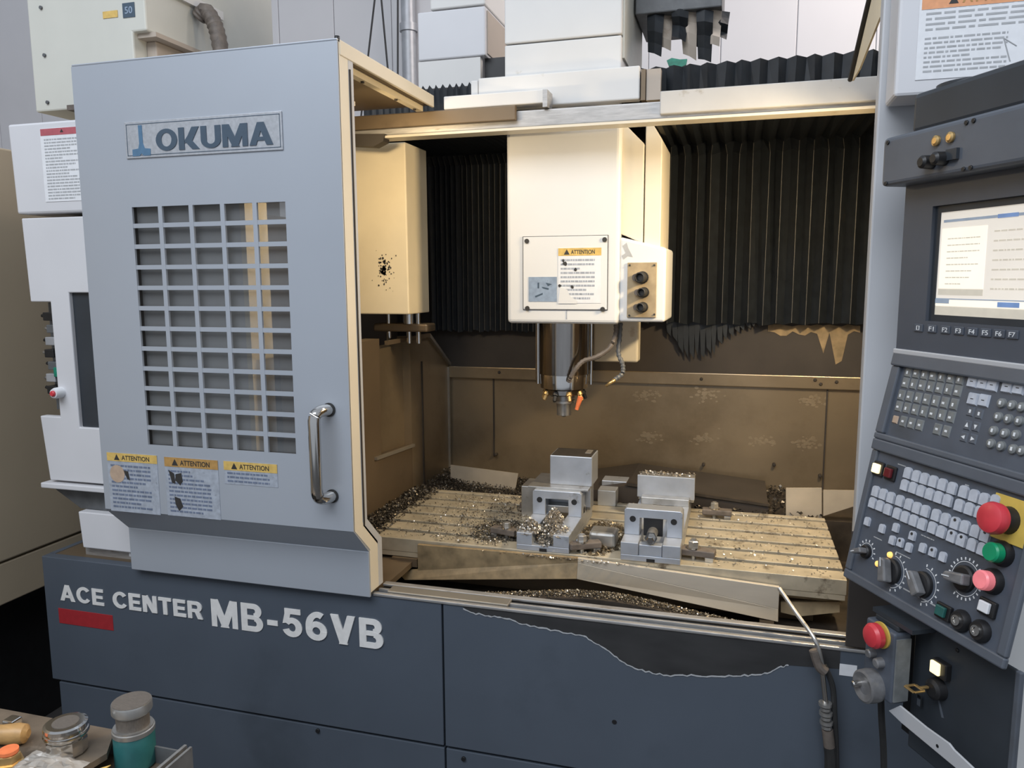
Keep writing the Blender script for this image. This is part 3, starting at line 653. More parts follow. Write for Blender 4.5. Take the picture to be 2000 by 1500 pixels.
# nameplate
fr = frontframe(DY-.0002)
px0, px1, pz0, pz1 = -1.475, -1.031, 1.903, 1.991
npl = obj('nameplate', MB().box(px0, px1, pz0, pz1, 0, .003), 'plate_silver', dr, fr, bevel=.001, label='silver nameplate lettered OKUMA with a blue emblem')
mb = MB()
for a_, b_, c_2, d_ in ((px0+.005, px1-.005, pz1-.0075, pz1-.006), (px0+.005, px1-.005, pz0+.006, pz0+.0075), (px0+.005, px0+.0065, pz0+.006, pz1-.006), (px1-.0065, px1-.005, pz0+.006, pz1-.006)):
    mb.box(a_, b_, c_2, d_, .003, .0036)
obj('border_line', mb, 'letter_navy', npl, fr)
zz0, zz1 = PY(310, 296, DY).z, PY(310, 252, DY).z
big_text('nameplate_lettering', 'OKUMA', fr @ Matrix.Translation((0, 0, .003)), PY(307, 280, DY).x, zz0, PY(535, 270, DY).x-PY(307, 280, DY).x, zz1-zz0-.001, 'letter_navy', npl, gap=.06)
ex = PY(277, 270, DY).x; eb = PY(277, 305, DY).z; et = PY(277, 245, DY).z
mb = MB()
mb.prism([(ex-.006, et, .003), (ex+.005, et, .003), (ex+.0055, eb+.03, .003), (ex+.010, eb+.018, .003), (ex+.027, eb+.016, .003), (ex+.026, eb, .003), (ex+.006, eb, .003), (ex, eb+.006, .003), (ex-.006, eb, .003), (ex-.027, eb, .003), (ex-.027, eb+.016, .003), (ex-.009, eb+.018, .003), (ex-.0055, eb+.03, .003)], (0, 0, .001))
obj('emblem', mb, 'logo_blue', npl, fr)
# warning labels
def lbl(px0, py0, px1, py1, hpx, hm, rows, label, seed, **k):
    a = PY(px0, py0, DY); b = PY(px1, py0, DY); c = PY(px0, py1, DY); h = PY(px0, py0+hpx, DY)
    return warning_label(dr, fr, a.x, c.z, b.x-a.x, a.z-c.z, a.z-h.z, hm, 'paper_grey', 'print_blue', 'ATTENTION', label, seed, rows, **k)
l1 = lbl(209, 883, 306, 996, 16, 'label_yellow', 11, 'leftmost of the three warning labels, worn, with a hand symbol', 21)
l2 = lbl(321, 892, 425, 1005, 18, 'label_amber', 11, 'middle warning label with faded amber heading', 22)
l3 = lbl(437, 900, 541, 944, 17, 'label_yellow', 3, 'small rightmost warning label', 23)
def blob(par, pts, m='print_dark', Y=DY-.0016):
    obj('pictogram', MB().prism([PY(x, y, Y) for x, y in pts], (0, .0005, 0)), m, par)
q = PY(230, 925, DY); obj('pictogram', MB().lathe((q.x, DY-.0010, q.z), (0, -1, 0), [(0, .024), (.0006, .024)], 20), 'key_tan', l1)
blob(l1, [(240, 918), (250, 921), (254, 938), (249, 936)])
blob(l2, [(329, 918), (340, 925), (343, 945), (336, 943)]); blob(l2, [(343, 926), (354, 924), (357, 940), (352, 948), (342, 938)])
blob(l2, [(341, 970), (352, 974), (358, 990), (350, 998), (343, 985)])
# handle
hx, hz0, hz1 = PY(640, 800, DY).x, PY(640, 968, DY).z, PY(640, 800, DY).z
hd = obj('door_handle', MB().tube([(hx+.004, DY, hz1), (hx-.004, DY-.028, hz1), (hx-.010, DY-.045, hz1-.012), (hx-.010, DY-.048, hz1-.05), (hx-.010, DY-.048, hz0+.05), (hx-.010, DY-.045, hz0+.012), (hx-.004, DY-.028, hz0), (hx+.004, DY, hz0)], .0145, 14), 'chrome', dr, label='chrome pull handle')
for z in (hz0, hz1): obj('handle_rosette', MB().cyl((hx+.004, DY+.001, z), (hx+.004, DY-.004, z), .017), 'black_rubber', hd)

# ================================================================== SPINDLE HEAD
HY = .60; hx0, hx1 = -.695, -.343
hd = thing('spindle_head', 'cream spindle head hanging over the table with chrome spindle nose', 'spindle head', ((hx0+hx1)/2, .8, 1.15))
obj('head_cover', MB().box(hx0, hx1, HY, 1.05, 1.463, 2.185), 'head_white', hd, bevel=.012, seg=3)
obj('column_cover', MB().box(hx0-.003, hx1-.002, HY, 1.05, 2.19, PY(986, 89, HY).z), 'cover_white', hd, bevel=.004)
obj('column_cover', MB().box(hx0-.003, hx1-.002, HY, 1.05, PY(986, 89, HY).z+.004, 2.9), 'cover_white', hd, bevel=.004, label='upper cover of the column')
obj('column_side', MB().box(hx1-.002, hx1+.004, HY+.02, 1.04, 2.24, 2.9), 'old_white', hd)
obj('carriage_plate', MB().box(-.77, -.286, .56, .598, 2.108, 2.20), 'cover_white', hd, bevel=.004)
obj('carriage_plate', MB().box(-.795, -.772, .565, .598, 2.108, 2.196), 'cover_white', hd, bevel=.003)
obj('carriage_end', MB().box(-.283, -.270, .565, .60, 2.105, 2.19), 'brown_metal', hd)
obj('carriage_end', MB().box(-.268, -.228, .57, .60, 2.105, 2.19), 'tan_panel', hd)
# access plate on the front
a, b = PY(1022, 463, HY), PY(1186, 605, HY)
ap = obj('access_plate', MB().box(a.x, b.x, HY-.003, HY, b.z, a.z), 'head_white', hd, bevel=.0015)
mb = MB(); w = .0012
mb.box(a.x-w, a.x, HY-.0031, HY, b.z, a.z).box(b.x, b.x+w, HY-.0031, HY, b.z, a.z).box(a.x-w, b.x+w, HY-.0031, HY, a.z, a.z+w).box(a.x-w, b.x+w, HY-.0031, HY, b.z-w, b.z)
obj('plate_gap', mb, 'print_dark', ap)
for x, y in ((1029, 471), (1181, 468), (1030, 602), (1177, 604)):
    q = PY(x, y, HY-.003); obj('bolt', MB().lathe((q.x, HY-.003, q.z), (0, -1, 0), [(0, .0075), (.004, .007)], 10), 'print_dark', ap)
fr = frontframe(HY-.0032)
a, b = PY(1091, 485, HY), PY(1174, 592, HY)
wl = warning_label(hd, fr, a.x, b.z, b.x-a.x, a.z-b.z, .023, 'label_yellow', 'paper_white', 'paper_grey', 'ATTENTION', 'worn white warning label with orange heading', 31, 10)
R_ = random.Random(8)
for x, y, r in ((1104, 515, 5), (1124, 527, 4), (1118, 560, 4), (1093, 558, 3), (1100, 509, 3)):
    blob(wl, [(x+math.cos(k)*r*R_.uniform(.6, 1.2), y+math.sin(k)*r*R_.uniform(.6, 1.2)) for k in (0, 1, 2, 3, 4, 5)], 'print_dark', HY-.0052)
blob(wl, [(1094, 560), (1108, 566), (1113, 578), (1128, 588), (1126, 593), (1090, 593)], 'head_white', HY-.0052)
a, b = PY(1033, 541, HY), PY(1088, 589, HY)
bl = obj('blue_label', MB().box(a.x, b.x, b.z, a.z, 0, .001), 'paper_blue', hd, fr, label='faded blue-grey label with scratches')
for s in ([(1050, 552), (1053, 552), (1053, 563), (1050, 563)], [(1058, 560), (1072, 563), (1071, 566), (1060, 563)], [(1045, 578), (1060, 572), (1060, 575), (1046, 581)], [(1066, 552), (1078, 555), (1070, 559)]): blob(bl, s, 'letter_navy', HY-.0048)
q = PY(1107, 560, HY); obj('scribed_line', MB().box(q.x-.0012, q.x+.0012, HY-.0012, HY+.001, 1.478, 1.57), 'paper_grey', hd)
# side covers
sx1, sx2 = -.278, -.226
def topc(x0, x1, z, c): return [(x0, HY+.03, 1.73), (x1, HY+.03, 1.70), (x1, HY+.03, z-c), (x1-c*.8, HY+.03, z), (x0, HY+.03, z)]
zt = 2.02
obj('side_cover', MB().prism([(hx1-.003, HY+.03, 1.735), (sx1, HY+.03, 1.705), (sx1, HY+.03, 1.995), (hx1-.003, HY+.03, 2.065)], (0, .3, 0)), 'cream_paint', hd, bevel=.003)
obj('side_cover', MB().prism([(sx1+.003, HY+.035, 1.705), (sx2, HY+.035, 1.68), (sx2, HY+.035, 2.005), (sx1+.003, HY+.035, 2.085)], (0, .28, 0)), 'cream_paint', hd, bevel=.003)
cbx = obj('connector_box', MB().prism([(hx1-.002, HY+.012, 1.725), (hx1-.002, HY+.012, 1.47), (-.206, HY+.012, 1.47), (-.206, HY+.012, 1.69)], (0, .25, 0)), 'head_white', hd, bevel=.008, seg=3)
a, b = PY(1226, 513, HY+.01), PY(1281, 620, HY+.01)
cp = obj('connector_plate', MB().box(a.x, b.x, HY+.006, HY+.012, b.z, a.z), 'pale_residue', hd, bevel=.001)
for x, y, r in ((1255, 542, .016), (1258, 571, .0135), (1256, 600, .0135)):
    q = PY(x, y, HY)
    obj('cable_connector', MB().lathe((q.x, HY+.008, q.z), (-.25, -1, 0), [(0, r*1.15), (.006, r*1.15), (.006, r), (.028, r), (.03, r*.8), (.02, r*.55)], 16), 'black_rubber', cp)
    obj('cable_connector', MB().lathe((q.x-.018, HY+.006, q.z), (-.2, -1, 0), [(0, r*.7), (.012, r*.7)], 12), 'hose_brown', cp)
for x, y in ((1230, 518), (1278, 518), (1229, 616), (1278, 614)):
    q = PY(x, y, HY+.006); obj('corner_screw', MB().cyl((q.x, HY+.007, q.z), (q.x, HY+.003, q.z), .003, n=8), 'print_dark', cp)
blobp = [(1216, 480), (1224, 474), (1227, 484), (1232, 494), (1236, 502), (1226, 500), (1218, 507), (1214, 500), (1222, 494)]
obj('paint_chip', MB().prism([PY(x, y, HY+.0112) for x, y in blobp], (0, .001, 0)), 'print_grey', hd)
# spindle quill
SX, SY = -.537, .72
zz = lambda y: PY(1100, y, SY).z
obj('quill', MB().lathe((SX, SY, 1.47), (0, 0, -1), [(0, .083), (.175, .083), (.176, .080)], 40), 'spindle_steel', hd)
obj('quill_collar', MB().lathe((SX, SY, 1.295), (0, 0, -1), [(0, .079), (.004, .08), (.046, .078), (.052, .06)], 40), 'chrome', hd)
for dx, dy, r, zl in ((-.083, -.02, .006, 1.26), (-.098, .02, .004, 1.27), (.090, .0, .005, 1.26)):
    obj('guide_rod', MB().cyl((SX+dx, SY+dy, 1.47), (SX+dx, SY+dy, zl), r, n=12), 'chrome', hd)
obj('coolant_ring', MB().lathe((SX, SY, 1.247), (0, 0, -1), [(0, .055), (.004, .063), (.018, .063), (.024, .045)], 30), 'spindle_steel', hd)
R_ = random.Random(3)
for i in range(9):
    a = i/9*6.28+.3; p = Vector((SX+.058*math.cos(a), SY+.058*math.sin(a), 1.238))
    n_ = obj('coolant_nozzle', MB().lathe(p, (math.cos(a)*.5, math.sin(a)*.5, -1), [(0, .010), (.012, .011), (.014, .007), (.03, .006), (.032, .003)], 10), 'brass' if i % 3 else 'black', hd)
obj('tool_holder', MB().lathe((SX, SY, 1.224), (0, 0, -1), [(0, .036), (.010, .036), (.011, .029), (.017, .029), (.018, .036), (.026, .036), (.028, .026), (.04, .0235), (.065, .024), (.068, .0225), (.070, .012), (.074, .006)], 30), 'steel', hd)
q = PY(1134, 775, SY-.05); q2 = PY(1126, 800, SY-.05)
obj('nozzle_tip', MB().cyl(q, q2, .009, .006, 12), 'orange_plastic', hd, label='orange coolant nozzle tip')
mp = lambda x, y, Y: PY(x, y, Y)
obj('coolant_hose', MB().tube([mp(1203, 634, .66), mp(1202, 655, .66), mp(1190, 680, .65), mp(1165, 697, .64), mp(1140, 705, .63), mp(1125, 720, .625), mp(1114, 738, .625), mp(1112, 746, .63)], .0065, 8, .25), 'hose_brown', hd)
obj('coolant_hose', MB().tube([mp(1212, 630, .68), mp(1210, 660, .68), mp(1208, 690, .67), mp(1216, 712, .66), mp(1215, 730, .65), mp(1200, 742, .64)], .006, 8, .35), 'cable_grey', hd)
obj('hose_nozzle', MB().cyl(mp(1202, 741, .64), mp(1183, 754, .63), .006, .004, 10), 'brass', hd)
obj('rear_slide_cover', MB().box(-.482, -.325, .95, 1.02, 1.31, 1.47), 'cream_paint', hd, bevel=.008, seg=3)
# dark cable carrier at the top right of the column with torn flaps
cc = thing('cable_carrier', 'dark box with torn black strips hanging at the top right of the column', 'cable carrier', (-.1, .9, 2.3))
a, b = PY(1252, 28, .8), PY(1410, 22, .8)
obj('carrier_box', MB().box(hx1+.01, b.x, .80, 1.1, a.z, a.z+.4), 'cable_grey', cc, bevel=.004)
R_ = random.Random(12)
for i in range(9):
    x0 = 1264+i*16; L_ = (112, 100, 62, 84, 118, 96, 120, 92, 78)[i]
    w = 20; off = R_.uniform(-4, 4)
    Yd = .82+.02*(i % 3)
    a, b, c, d = PY(x0, 22, Yd), PY(x0+w+14, 22, Yd), PY(x0+w+8+off, L_, Yd), PY(x0+2+off, L_-R_.uniform(0, 14), Yd)
    vs = []
    for k in range(5):
        f = k/4; l = a.lerp(d, f); r = b.lerp(c, f); m_ = (l+r)/2; bend = Vector((0, R_.uniform(-.012, .012), 0))
        vs += [l+bend, m_-Vector((0, .012, 0))+bend, r+bend]
    fs = []
    for k in range(4): fs += [(k*3, k*3+1, k*3+4, k*3+3), (k*3+1, k*3+2, k*3+5, k*3+4)]
    obj('torn_strip', MB().add(vs, fs), 'bellows' if i % 3 != 1 else 'tan_panel', cc)
tag(obj('green_rag', MB().prism([PY(x, y, .80) for x, y in ((1302, 118), (1312, 113), (1328, 116), (1342, 115), (1340, 126), (1330, 131), (1318, 127), (1306, 129))], (0, .012, 0)), 'valve_green'), 'small green rag caught on top of the bellows', 'rag')

# ================================================================== WORK TABLE
TX0, TX1, TY0, TY1, TZ = -1.03, .287, .262, .79, .85
tb = thing('work_table', 'cast-iron machine table with lengthwise T-slots, oily and covered in chips', 'table', (-.37, .53, .78))
slots = [.335, .42, .505, .59, .675, .755]
ys = [TY0]+[v for s in slots for v in (s-.011, s+.011)]+[TY1]
mb = MB()
for i in range(0, len(ys), 2): mb.box(TX0, TX1, ys[i], ys[i+1], TZ-.040, TZ)
obj('table_top', mb, 'table_iron', tb, bevel=.0015)
obj('slot_floor', MB().box(TX0+.001, TX1-.001, TY0+.02, TY1-.01, TZ-.046, TZ-.0405), 'slot_dark', tb)
obj('table_body', MB().box(TX0+.02, TX1-.003, TY0+.006, TY1-.006, TZ-.055, TZ-.0465), 'sheet_steel', tb, bevel=.002)
obj('table_front_face', MB().box(TX0+.02, TX1-.003, TY0, TY0+.006, TZ-.054, TZ-.0405), 'table_iron', tb)
obj('saddle', MB().box(-.85, .22, .34, .74, .70, TZ-.056), 'brown_metal', tb)
obj('table_under_block', MB().box(-.95, -.87, TY0-.01, TY0+.08, .77, TZ-.056), 'brown_metal', tb)
obj('table_under_block', MB().box(.13, .286, .30, .38, .775, TZ-.056), 'pale_residue', tb)
# gabled front way cover
fc = thing('front_way_cover', 'gable-shaped sheet metal way cover below the front of the table', 'cover', (-.4, .3, .70))
Yc = .245
ap_ = [PY(1128, 1090, Yc), PY(1128, 1099, Yc), PY(1126, 1131, Yc-.012)]
rt = [PY(1520, 1147, Yc), PY(1520, 1190, Yc), PY(1520, 1215, Yc-.012)]
lt = [PY(815, 1064, Yc), PY(775, 1116, Yc), PY(790, 1133, Yc-.012)]
lt[0].z = .842
rt[0].x = rt[1].x = rt[2].x
obj('right_plate', MB().prism([ap_[0], rt[0], rt[1], ap_[1]], (0, .012, 0)), 'plate_tan', fc, bevel=.001)
obj('left_plate', MB().prism([ap_[0], lt[0], Vector((lt[0].x, Yc, lt[1].z+.004)), ap_[1]], (0, .012, 0)), 'residue_brown', fc, bevel=.001)
obj('right_lip', MB().prism([ap_[1], rt[1], rt[2], ap_[2]], (0, .008, .002)), 'lip_steel', fc, bevel=.001)
obj('left_lip', MB().prism([ap_[1], lt[1], lt[2], ap_[2]], (0, .008, .002)), 'residue_brown', fc, bevel=.001)
obj('cover_roof', MB().prism([Vector((ap_[1].x, Yc+.012, .80)), Vector((rt[1].x, Yc+.012, .755)), Vector((rt[1].x, Yc+.012, .745)), Vector((ap_[1].x, Yc+.012, .785))], (0, .09, 0)), 'brown_metal', fc)
obj('wiper_post', MB().box(rt[1].x-.045, rt[1].x-.01, Yc-.01, Yc+.03, .70, rt[2].z), 'brown_metal', fc)
q = [PY(x, y, .25) for x, y in ((1527, 1175), (1560, 1195), (1640, 1178))]
obj('scraper_strip', MB().prism([PY(1525, 1176, .29), PY(1640, 1176, .29), PY(1640, 1196, .29), PY(1560, 1204, .29), PY(1525, 1196, .29)], (0, .01, 0)), 'pale_residue', fc)

# ================================================================== VISES
def vise(X0, W, yf, yb, label, jaw_front, jaw_rear, rail_h, open_front, jt):
    Z = TZ; v = thing('machine_vise', label, 'vise', (X0+W/2, (yf+yb)/2, Z), 'two machine vises on the table')
    rw = W*.30; H = rail_h
    obj('base_plate', MB().box(X0, X0+W, yf, yb, Z, Z+.016), 'ground_steel', v, bevel=.0015)
    obj('side_rail', MB().box(X0, X0+rw, yf, yb, Z+.016, Z+H), 'ground_steel', v, bevel=.0015)
    obj('side_rail', MB().box(X0+W-rw, X0+W, yf, yb, Z+.016, Z+H), 'ground_steel', v, bevel=.0015)
    obj('front_notch', MB().box(X0+W*.44, X0+W*.58, yf-.001, yf+.01, Z, Z+.009), 'black', v)
    # front end block with screw
    if not open_front:
        c = X0+W/2
        obj('end_block', MB().box(X0+rw+.001, X0+W-rw-.001, yf+.002, yf+.03, Z+.016, Z+H-.004), 'ground_steel', v, bevel=.002)
        sc = obj('screw', MB().cyl((c, yf+.015, Z+H+.012), (c, jaw_front+.03, Z+H+.012), .014, n=18), 'steel', v)
        obj('screw_hex', MB().lathe((c, yf+.016, Z+H+.012), (0, -1, 0), [(0, .017), (.006, .017), (.006, .011), (.022, .011), (.024, .009)], 6, False), 'chrome', sc)
        obj('screw_housing', MB().box(c-.026, c+.026, jaw_front+.002, jaw_front+.012, Z+H, Z+H+.05), 'black', v)
    # movable jaw: an arch with two counterbored holes
    jh = .075
    def jaw(y, thick, name, hole=True, top=0., wx=0.):
        a, b = X0-wx, X0+W+wx
        leg = W*.27
        z0 = Z+H; z1 = Z+H+jh+top
        p = [(a, y, z0), (a+leg, y, z0), (a+leg, y, z0+jh*.66), (b-leg, y, z0+jh*.66), (b-leg, y, z0), (b, y, z0), (b, y, z1-.006), (b-.006, y, z1), (a+.006, y, z1), (a, y, z1-.006)]
        j = obj(name, MB().prism(p, (0, thick, 0)), 'ground_steel', v, bevel=.002)
        for x in (a+leg*.55, b-leg*.55):
            obj('bolt_hole', MB().lathe((x, y-.0012, z0+jh*.60), (0, 1, 0), [(0, .0085), (.01, .0085)], 14), 'black', j)
        return j
    jaw(jaw_front, .05, 'movable_jaw')
    j = obj('fixed_jaw', MB().box(X0-.004, X0+W+.012, jaw_rear, jaw_rear+.055, Z+H, Z+H+jt), 'steel', v, bevel=.002)
    obj('jaw_plate', MB().box(X0-.006, X0+W+.014, jaw_rear-.014, jaw_rear-.001, Z+H+.012, Z+H+jt+.004), 'ground_steel', j, bevel=.001)
    obj('rear_block', MB().box(X0+.01, X0+W, jaw_rear-.05, jaw_rear-.016, Z+H, Z+H+.022), 'steel', v, bevel=.002)
    return v
vise(-.280, .158, .258, .755, 'right-hand machine vise on the table with its screw end showing and nothing clamped', .325, .68, .050, False, .078)
vise(-.572, .150, .262, .62, 'left-hand machine vise, heaped with chips and holding the square block', .44, .52, .050, True, .070)
# workpiece
q0, q1 = PY(1075, 943, .50), PY(1157, 893, .50)
wz = TZ+.050+.075+.010
w = obj('workpiece_block', MB().box(q0.x, q1.x, .494, .60, wz-.004, q1.z), 'ground_steel', bevel=.002); tag(w, 'square bluish steel block standing in the left vise', 'workpiece')
obj('machined_top', MB().box(q0.x+.004, q1.x-.004, .498, .598, q1.z, q1.z+.0015), 'slot_dark', w)
obj('bright_spot', MB().box(q1.x-.03, q1.x-.012, .54, .585, q1.z+.0015, q1.z+.003), 'chip', w)
obj('support_plate', MB().box(-.59, -.405, .455, .62, wz-.010, wz-.004), 'steel', w, bevel=.001)
# parallels beside the left vise
a, b = PY(1167, 957, .52), PY(1203, 987, .52)
for (bx0, bx1, by, ty, dd, lb) in ((1167, 1203, 987, 957, .06, 'small bright steel block beside the left vise, the nearer one'), (1175, 1225, 965, 938, .07, 'bright steel block beside the left vise, the one further back')):
    a, b = PZ(bx0, by, TZ), PZ(bx1, by+1, TZ); zt_ = PY(bx0, ty, a.y).z
    tag(obj('steel_parallel', MB().box(a.x, b.x, a.y, a.y+dd, TZ, zt_), 'ground_steel', bevel=.002), lb, 'block', 'steel blocks beside the left vise')
a = PY(1020, 950, .60)
tag(obj('jaw_block', MB().box(-.64, -.585, .56, .66, TZ, .95), 'steel', bevel=.002), 'dark steel block against the left side of the left vise', 'block')
tag(obj('steel_cube', MB().box(-.380, -.305, .33, .40, TZ, .895), 'steel', bevel=.008), 'oily steel cube lying between the two vises', 'block')
# clamps
def clamp(px, py, rz, label, big=1.):
    p = PZ(px, py, TZ)
    F = Matrix.Translation(p) @ Matrix.Rotation(rz, 4, 'Z')
    c = thing('step_clamp', label, 'clamp', p, 'clamps holding the vises', frame=F)
    s = big
    obj('clamp_bar', MB().box(-.045*s, .045*s, -.016*s, .016*s, .012, .030), 'hose_brown', c, F, bevel=.003)
    obj('clamp_foot', MB().box(.022*s, .042*s, -.014*s, .014*s, 0, .012), 'steel', c, F, bevel=.001)
    obj('stud', MB().cyl((-.008, 0, 0), (-.008, 0, .052*s), .007, n=12), 'steel', c, F)
    obj('washer', MB().cyl((-.008, 0, .030), (-.008, 0, .034), .017*s), 'chrome', c, F)
    obj('nut', MB().lathe((-.008, 0, .034), (0, 0, 1), [(0, .013*s), (.014*s, .013*s), (.016*s, .010*s)], 6, False), 'steel', c, F)
clamp(1360, 1092, -.1, 'step clamp with round nut at the front right corner of the right vise', 1.1)
clamp(1400, 1012, 0, 'step clamp behind the right side of the right vise', 1.0)
clamp(1142, 1078, .5, 'step clamp at the front right of the left vise', 1.0)
clamp(985, 1050, 2.9, 'step clamp beside the left vise, its left side', .9)
clamp(1040, 1000, 3.0, 'step clamp behind the left side of the left vise', .9)

# chips
R_ = random.Random(77)
def heap(n, fx):
    out = []
    while len(out) < n:
        p = fx()
        if p: out.append(p)
    return out
def tri_pile(cx, cy, rx, ry, z0, h, n):
    def f():
        a = R_.uniform(0, 6.283); r = math.sqrt(R_.random()); x = cx+rx*r*math.cos(a); y = cy+ry*r*math.sin(a)
        return (x, y, z0+h*(1-r)*R_.uniform(.3, 1.05))
    return heap(n, f)
pts = [(R_.uniform(-1.1, -.66), R_.uniform(.80, 1.16), .86+R_.random()*.012) for _ in range(1500)]
def corner():
    x = R_.uniform(-1.11, -.75); y = R_.uniform(.80, 1.16); k = (1-(x+1.11)/.36)
    return (x, y, .83+.045*k*R_.random()+.01*R_.random())
mbk = MB().prism([(-1.118, .76, .70), (-1.118, .76, .825), (-.70, .76, .80), (-.70, .76, .70)], (0, .42, 0))
tag(obj('chip_bank', mbk, 'tray_dark'), 'dark bank of packed chips in the rear left corner of the enclosure', 'metal chips', kind='stuff')
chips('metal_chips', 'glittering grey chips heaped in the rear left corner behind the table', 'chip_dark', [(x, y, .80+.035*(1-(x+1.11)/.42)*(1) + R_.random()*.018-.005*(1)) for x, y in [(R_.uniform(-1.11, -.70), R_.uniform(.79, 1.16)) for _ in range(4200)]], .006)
chips('metal_chips', 'chips strewn along the back of the table between the vises', 'chip_dark', [(R_.uniform(-.40, .28), R_.uniform(.80, 1.15), .835+R_.random()*.02) for _ in range(1500)], .009, seed=5)
mbk = MB().box(-.55, .485, .83, 1.18, .70, .830)
tag(obj('chip_bank', mbk, 'tray_dark'), 'dark packed chips behind the table along the back wall', 'metal chips', kind='stuff')
tt = []
for _ in range(1700):
    x = R_.triangular(-1.0, -.60, -.62); y = R_.uniform(.27, .76); tt.append((x, y, TZ+.002+R_.random()*.004))
chips('metal_chips', 'fine chips scattered over the left half of the table', 'chip', tt[:900], .0045, seed=6)
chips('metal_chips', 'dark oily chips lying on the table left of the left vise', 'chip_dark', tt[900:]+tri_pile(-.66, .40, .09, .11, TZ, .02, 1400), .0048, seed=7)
chips('metal_chips', 'bright chips heaped in the channel of the left vise', 'chip', tri_pile(-.49, .37, .050, .11, TZ+.016, .085, 2600)+tri_pile(-.545, .31, .035, .05, TZ+.045, .035, 700)+tri_pile(-.455, .31, .03, .05, TZ+.045, .02, 400), .0065, seed=8)
chips('metal_chips', 'brown oily chips on the table between the two vises', 'chip_brown', tri_pile(-.36, .42, .07, .16, TZ, .035, 900), .010, seed=9)
chips('metal_chips', 'chips on top of the rear jaw of the right vise', 'chip', [(R_.uniform(-.285, -.11), R_.uniform(.68, .735), TZ+.128+R_.random()*.006) for _ in range(160)], .007, seed=10)
chips('metal_chips', 'fine chips scattered over the right half of the table', 'chip', [(R_.uniform(-.10, .28), R_.uniform(.27, .78), TZ+.001+R_.random()*.003) for _ in range(420)], .005, seed=11)
chips('metal_chips', 'chips lying along the edge of the front way cover', 'chip', [(R_.gauss(-.42, .10), .238+R_.random()*.012, .842+R_.random()*.004) for _ in range(160)], .006, seed=12)
# chips in the front tray
def mound(x): return .055+.050*math.exp(-((x+.30)/.28)**2)
mbk = MB(); n = 40
top = [(-1.05+1.5*i/n, mound(-1.05+1.5*i/n)) for i in range(n+1)]
vs = []; fs = []
for x, h in top: vs += [(x, .095, .70), (x, .095, .70+h*.95), (x, .13, .70+h), (x, .20, .70+h*.45), (x, .26, .70+h*.1), (x, .26, .70)]
for i in range(n):
    for j in range(5): fs.append((i*6+j, (i+1)*6+j, (i+1)*6+j+1, i*6+j+1))
tag(obj('chip_bank', MB().add(vs, fs), 'tray_dark'), 'bank of packed chips in the tray under the front way cover', 'metal chips', kind='stuff')
pp = []
def mtop(x, y):
    h = mound(x)
    if y < .13: return h*(.95+.05*(y-.095)/.035)
    if y < .20: return h*(1-.55*(y-.13)/.07)
    return h*(.45-.35*(y-.20)/.06)
for _ in range(8500):
    x = R_.triangular(-.85, .2, -.30); y = R_.triangular(.095, .25, .12)
    pp.append((x, y, .701+mtop(x, y)+R_.random()*.004))
chips('metal_chips', 'fine brown chips in the tray behind the front sill', 'chip_brown', pp[:6500], .0042, seed=13)
chips('metal_chips', 'bright fine chips in the tray behind the front sill', 'chip', pp[6500:], .0036, seed=14)
# dark chips between the table and the left wall
pl = [(R_.uniform(-1.115, -1.0), R_.uniform(.27, .82), .842+.012*R_.random()) for _ in range(2600)]
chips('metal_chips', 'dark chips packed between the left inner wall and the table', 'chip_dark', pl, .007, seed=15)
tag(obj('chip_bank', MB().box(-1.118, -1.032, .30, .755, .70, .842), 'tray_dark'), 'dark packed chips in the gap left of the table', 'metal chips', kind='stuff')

# ================================================================== AIR GUN LANCE
ag = thing('air_lance', 'bent steel air lance leaning on the sill with hose hanging down the base', 'air gun', (PY(1612, 1400, -.03).x, -.03, .3))
L1, L2, L3 = PY(1522, 1149, -.0), PY(1593, 1252, -.035), PY(1606, 1300, -.035)
L1 = PY(1522, 1149, .06)
obj('lance_tube', MB().tube([L1, L1.lerp(L2, .5), L2, L3], .0048, 10), 'steel', ag)
q4, q5 = PY(1612, 1372, -.035), PY(1616, 1425, -.035)
obj('stem', MB().cyl(PY(1605, 1308, -.035), q4, .006, n=12), 'chrome', ag)
obj('valve_body', MB().tube([PY(1590, 1270, -.035), PY(1600, 1300, -.035), PY(1612, 1312, -.035)], .011, 10), 'hose_brown', ag)
mb = MB()
for i in range(6): 
    z = q4.z-(q4.z-q5.z)*i/6; mb.cyl((q4.x+.001*i, -.035, z), (q4.x+.001*i, -.035, z-.007), .011 if i % 2 else .014, n=12)
obj('hose_fitting', mb, 'steel', ag)
q6 = PY(1620, 1458, -.035)
obj('hose_ferrule', MB().cyl(q5, q6, .012, n=12), 'hose_brown', ag)
obj('air_hose', MB().tube([q6, PY(1622, 1510, -.035), (q6.x+.005, -.05, .25), (q6.x-.05, -.12, .02)], .013, 10), 'black_rubber', ag)
obj('air_hose', MB().tube([PY(1610, 1300, -.03), PY(1626, 1340, -.03), PY(1630, 1400, -.03), PY(1634, 1510, -.03), (q6.x+.03, -.05, .2)], .006, 8), 'black_rubber', ag)

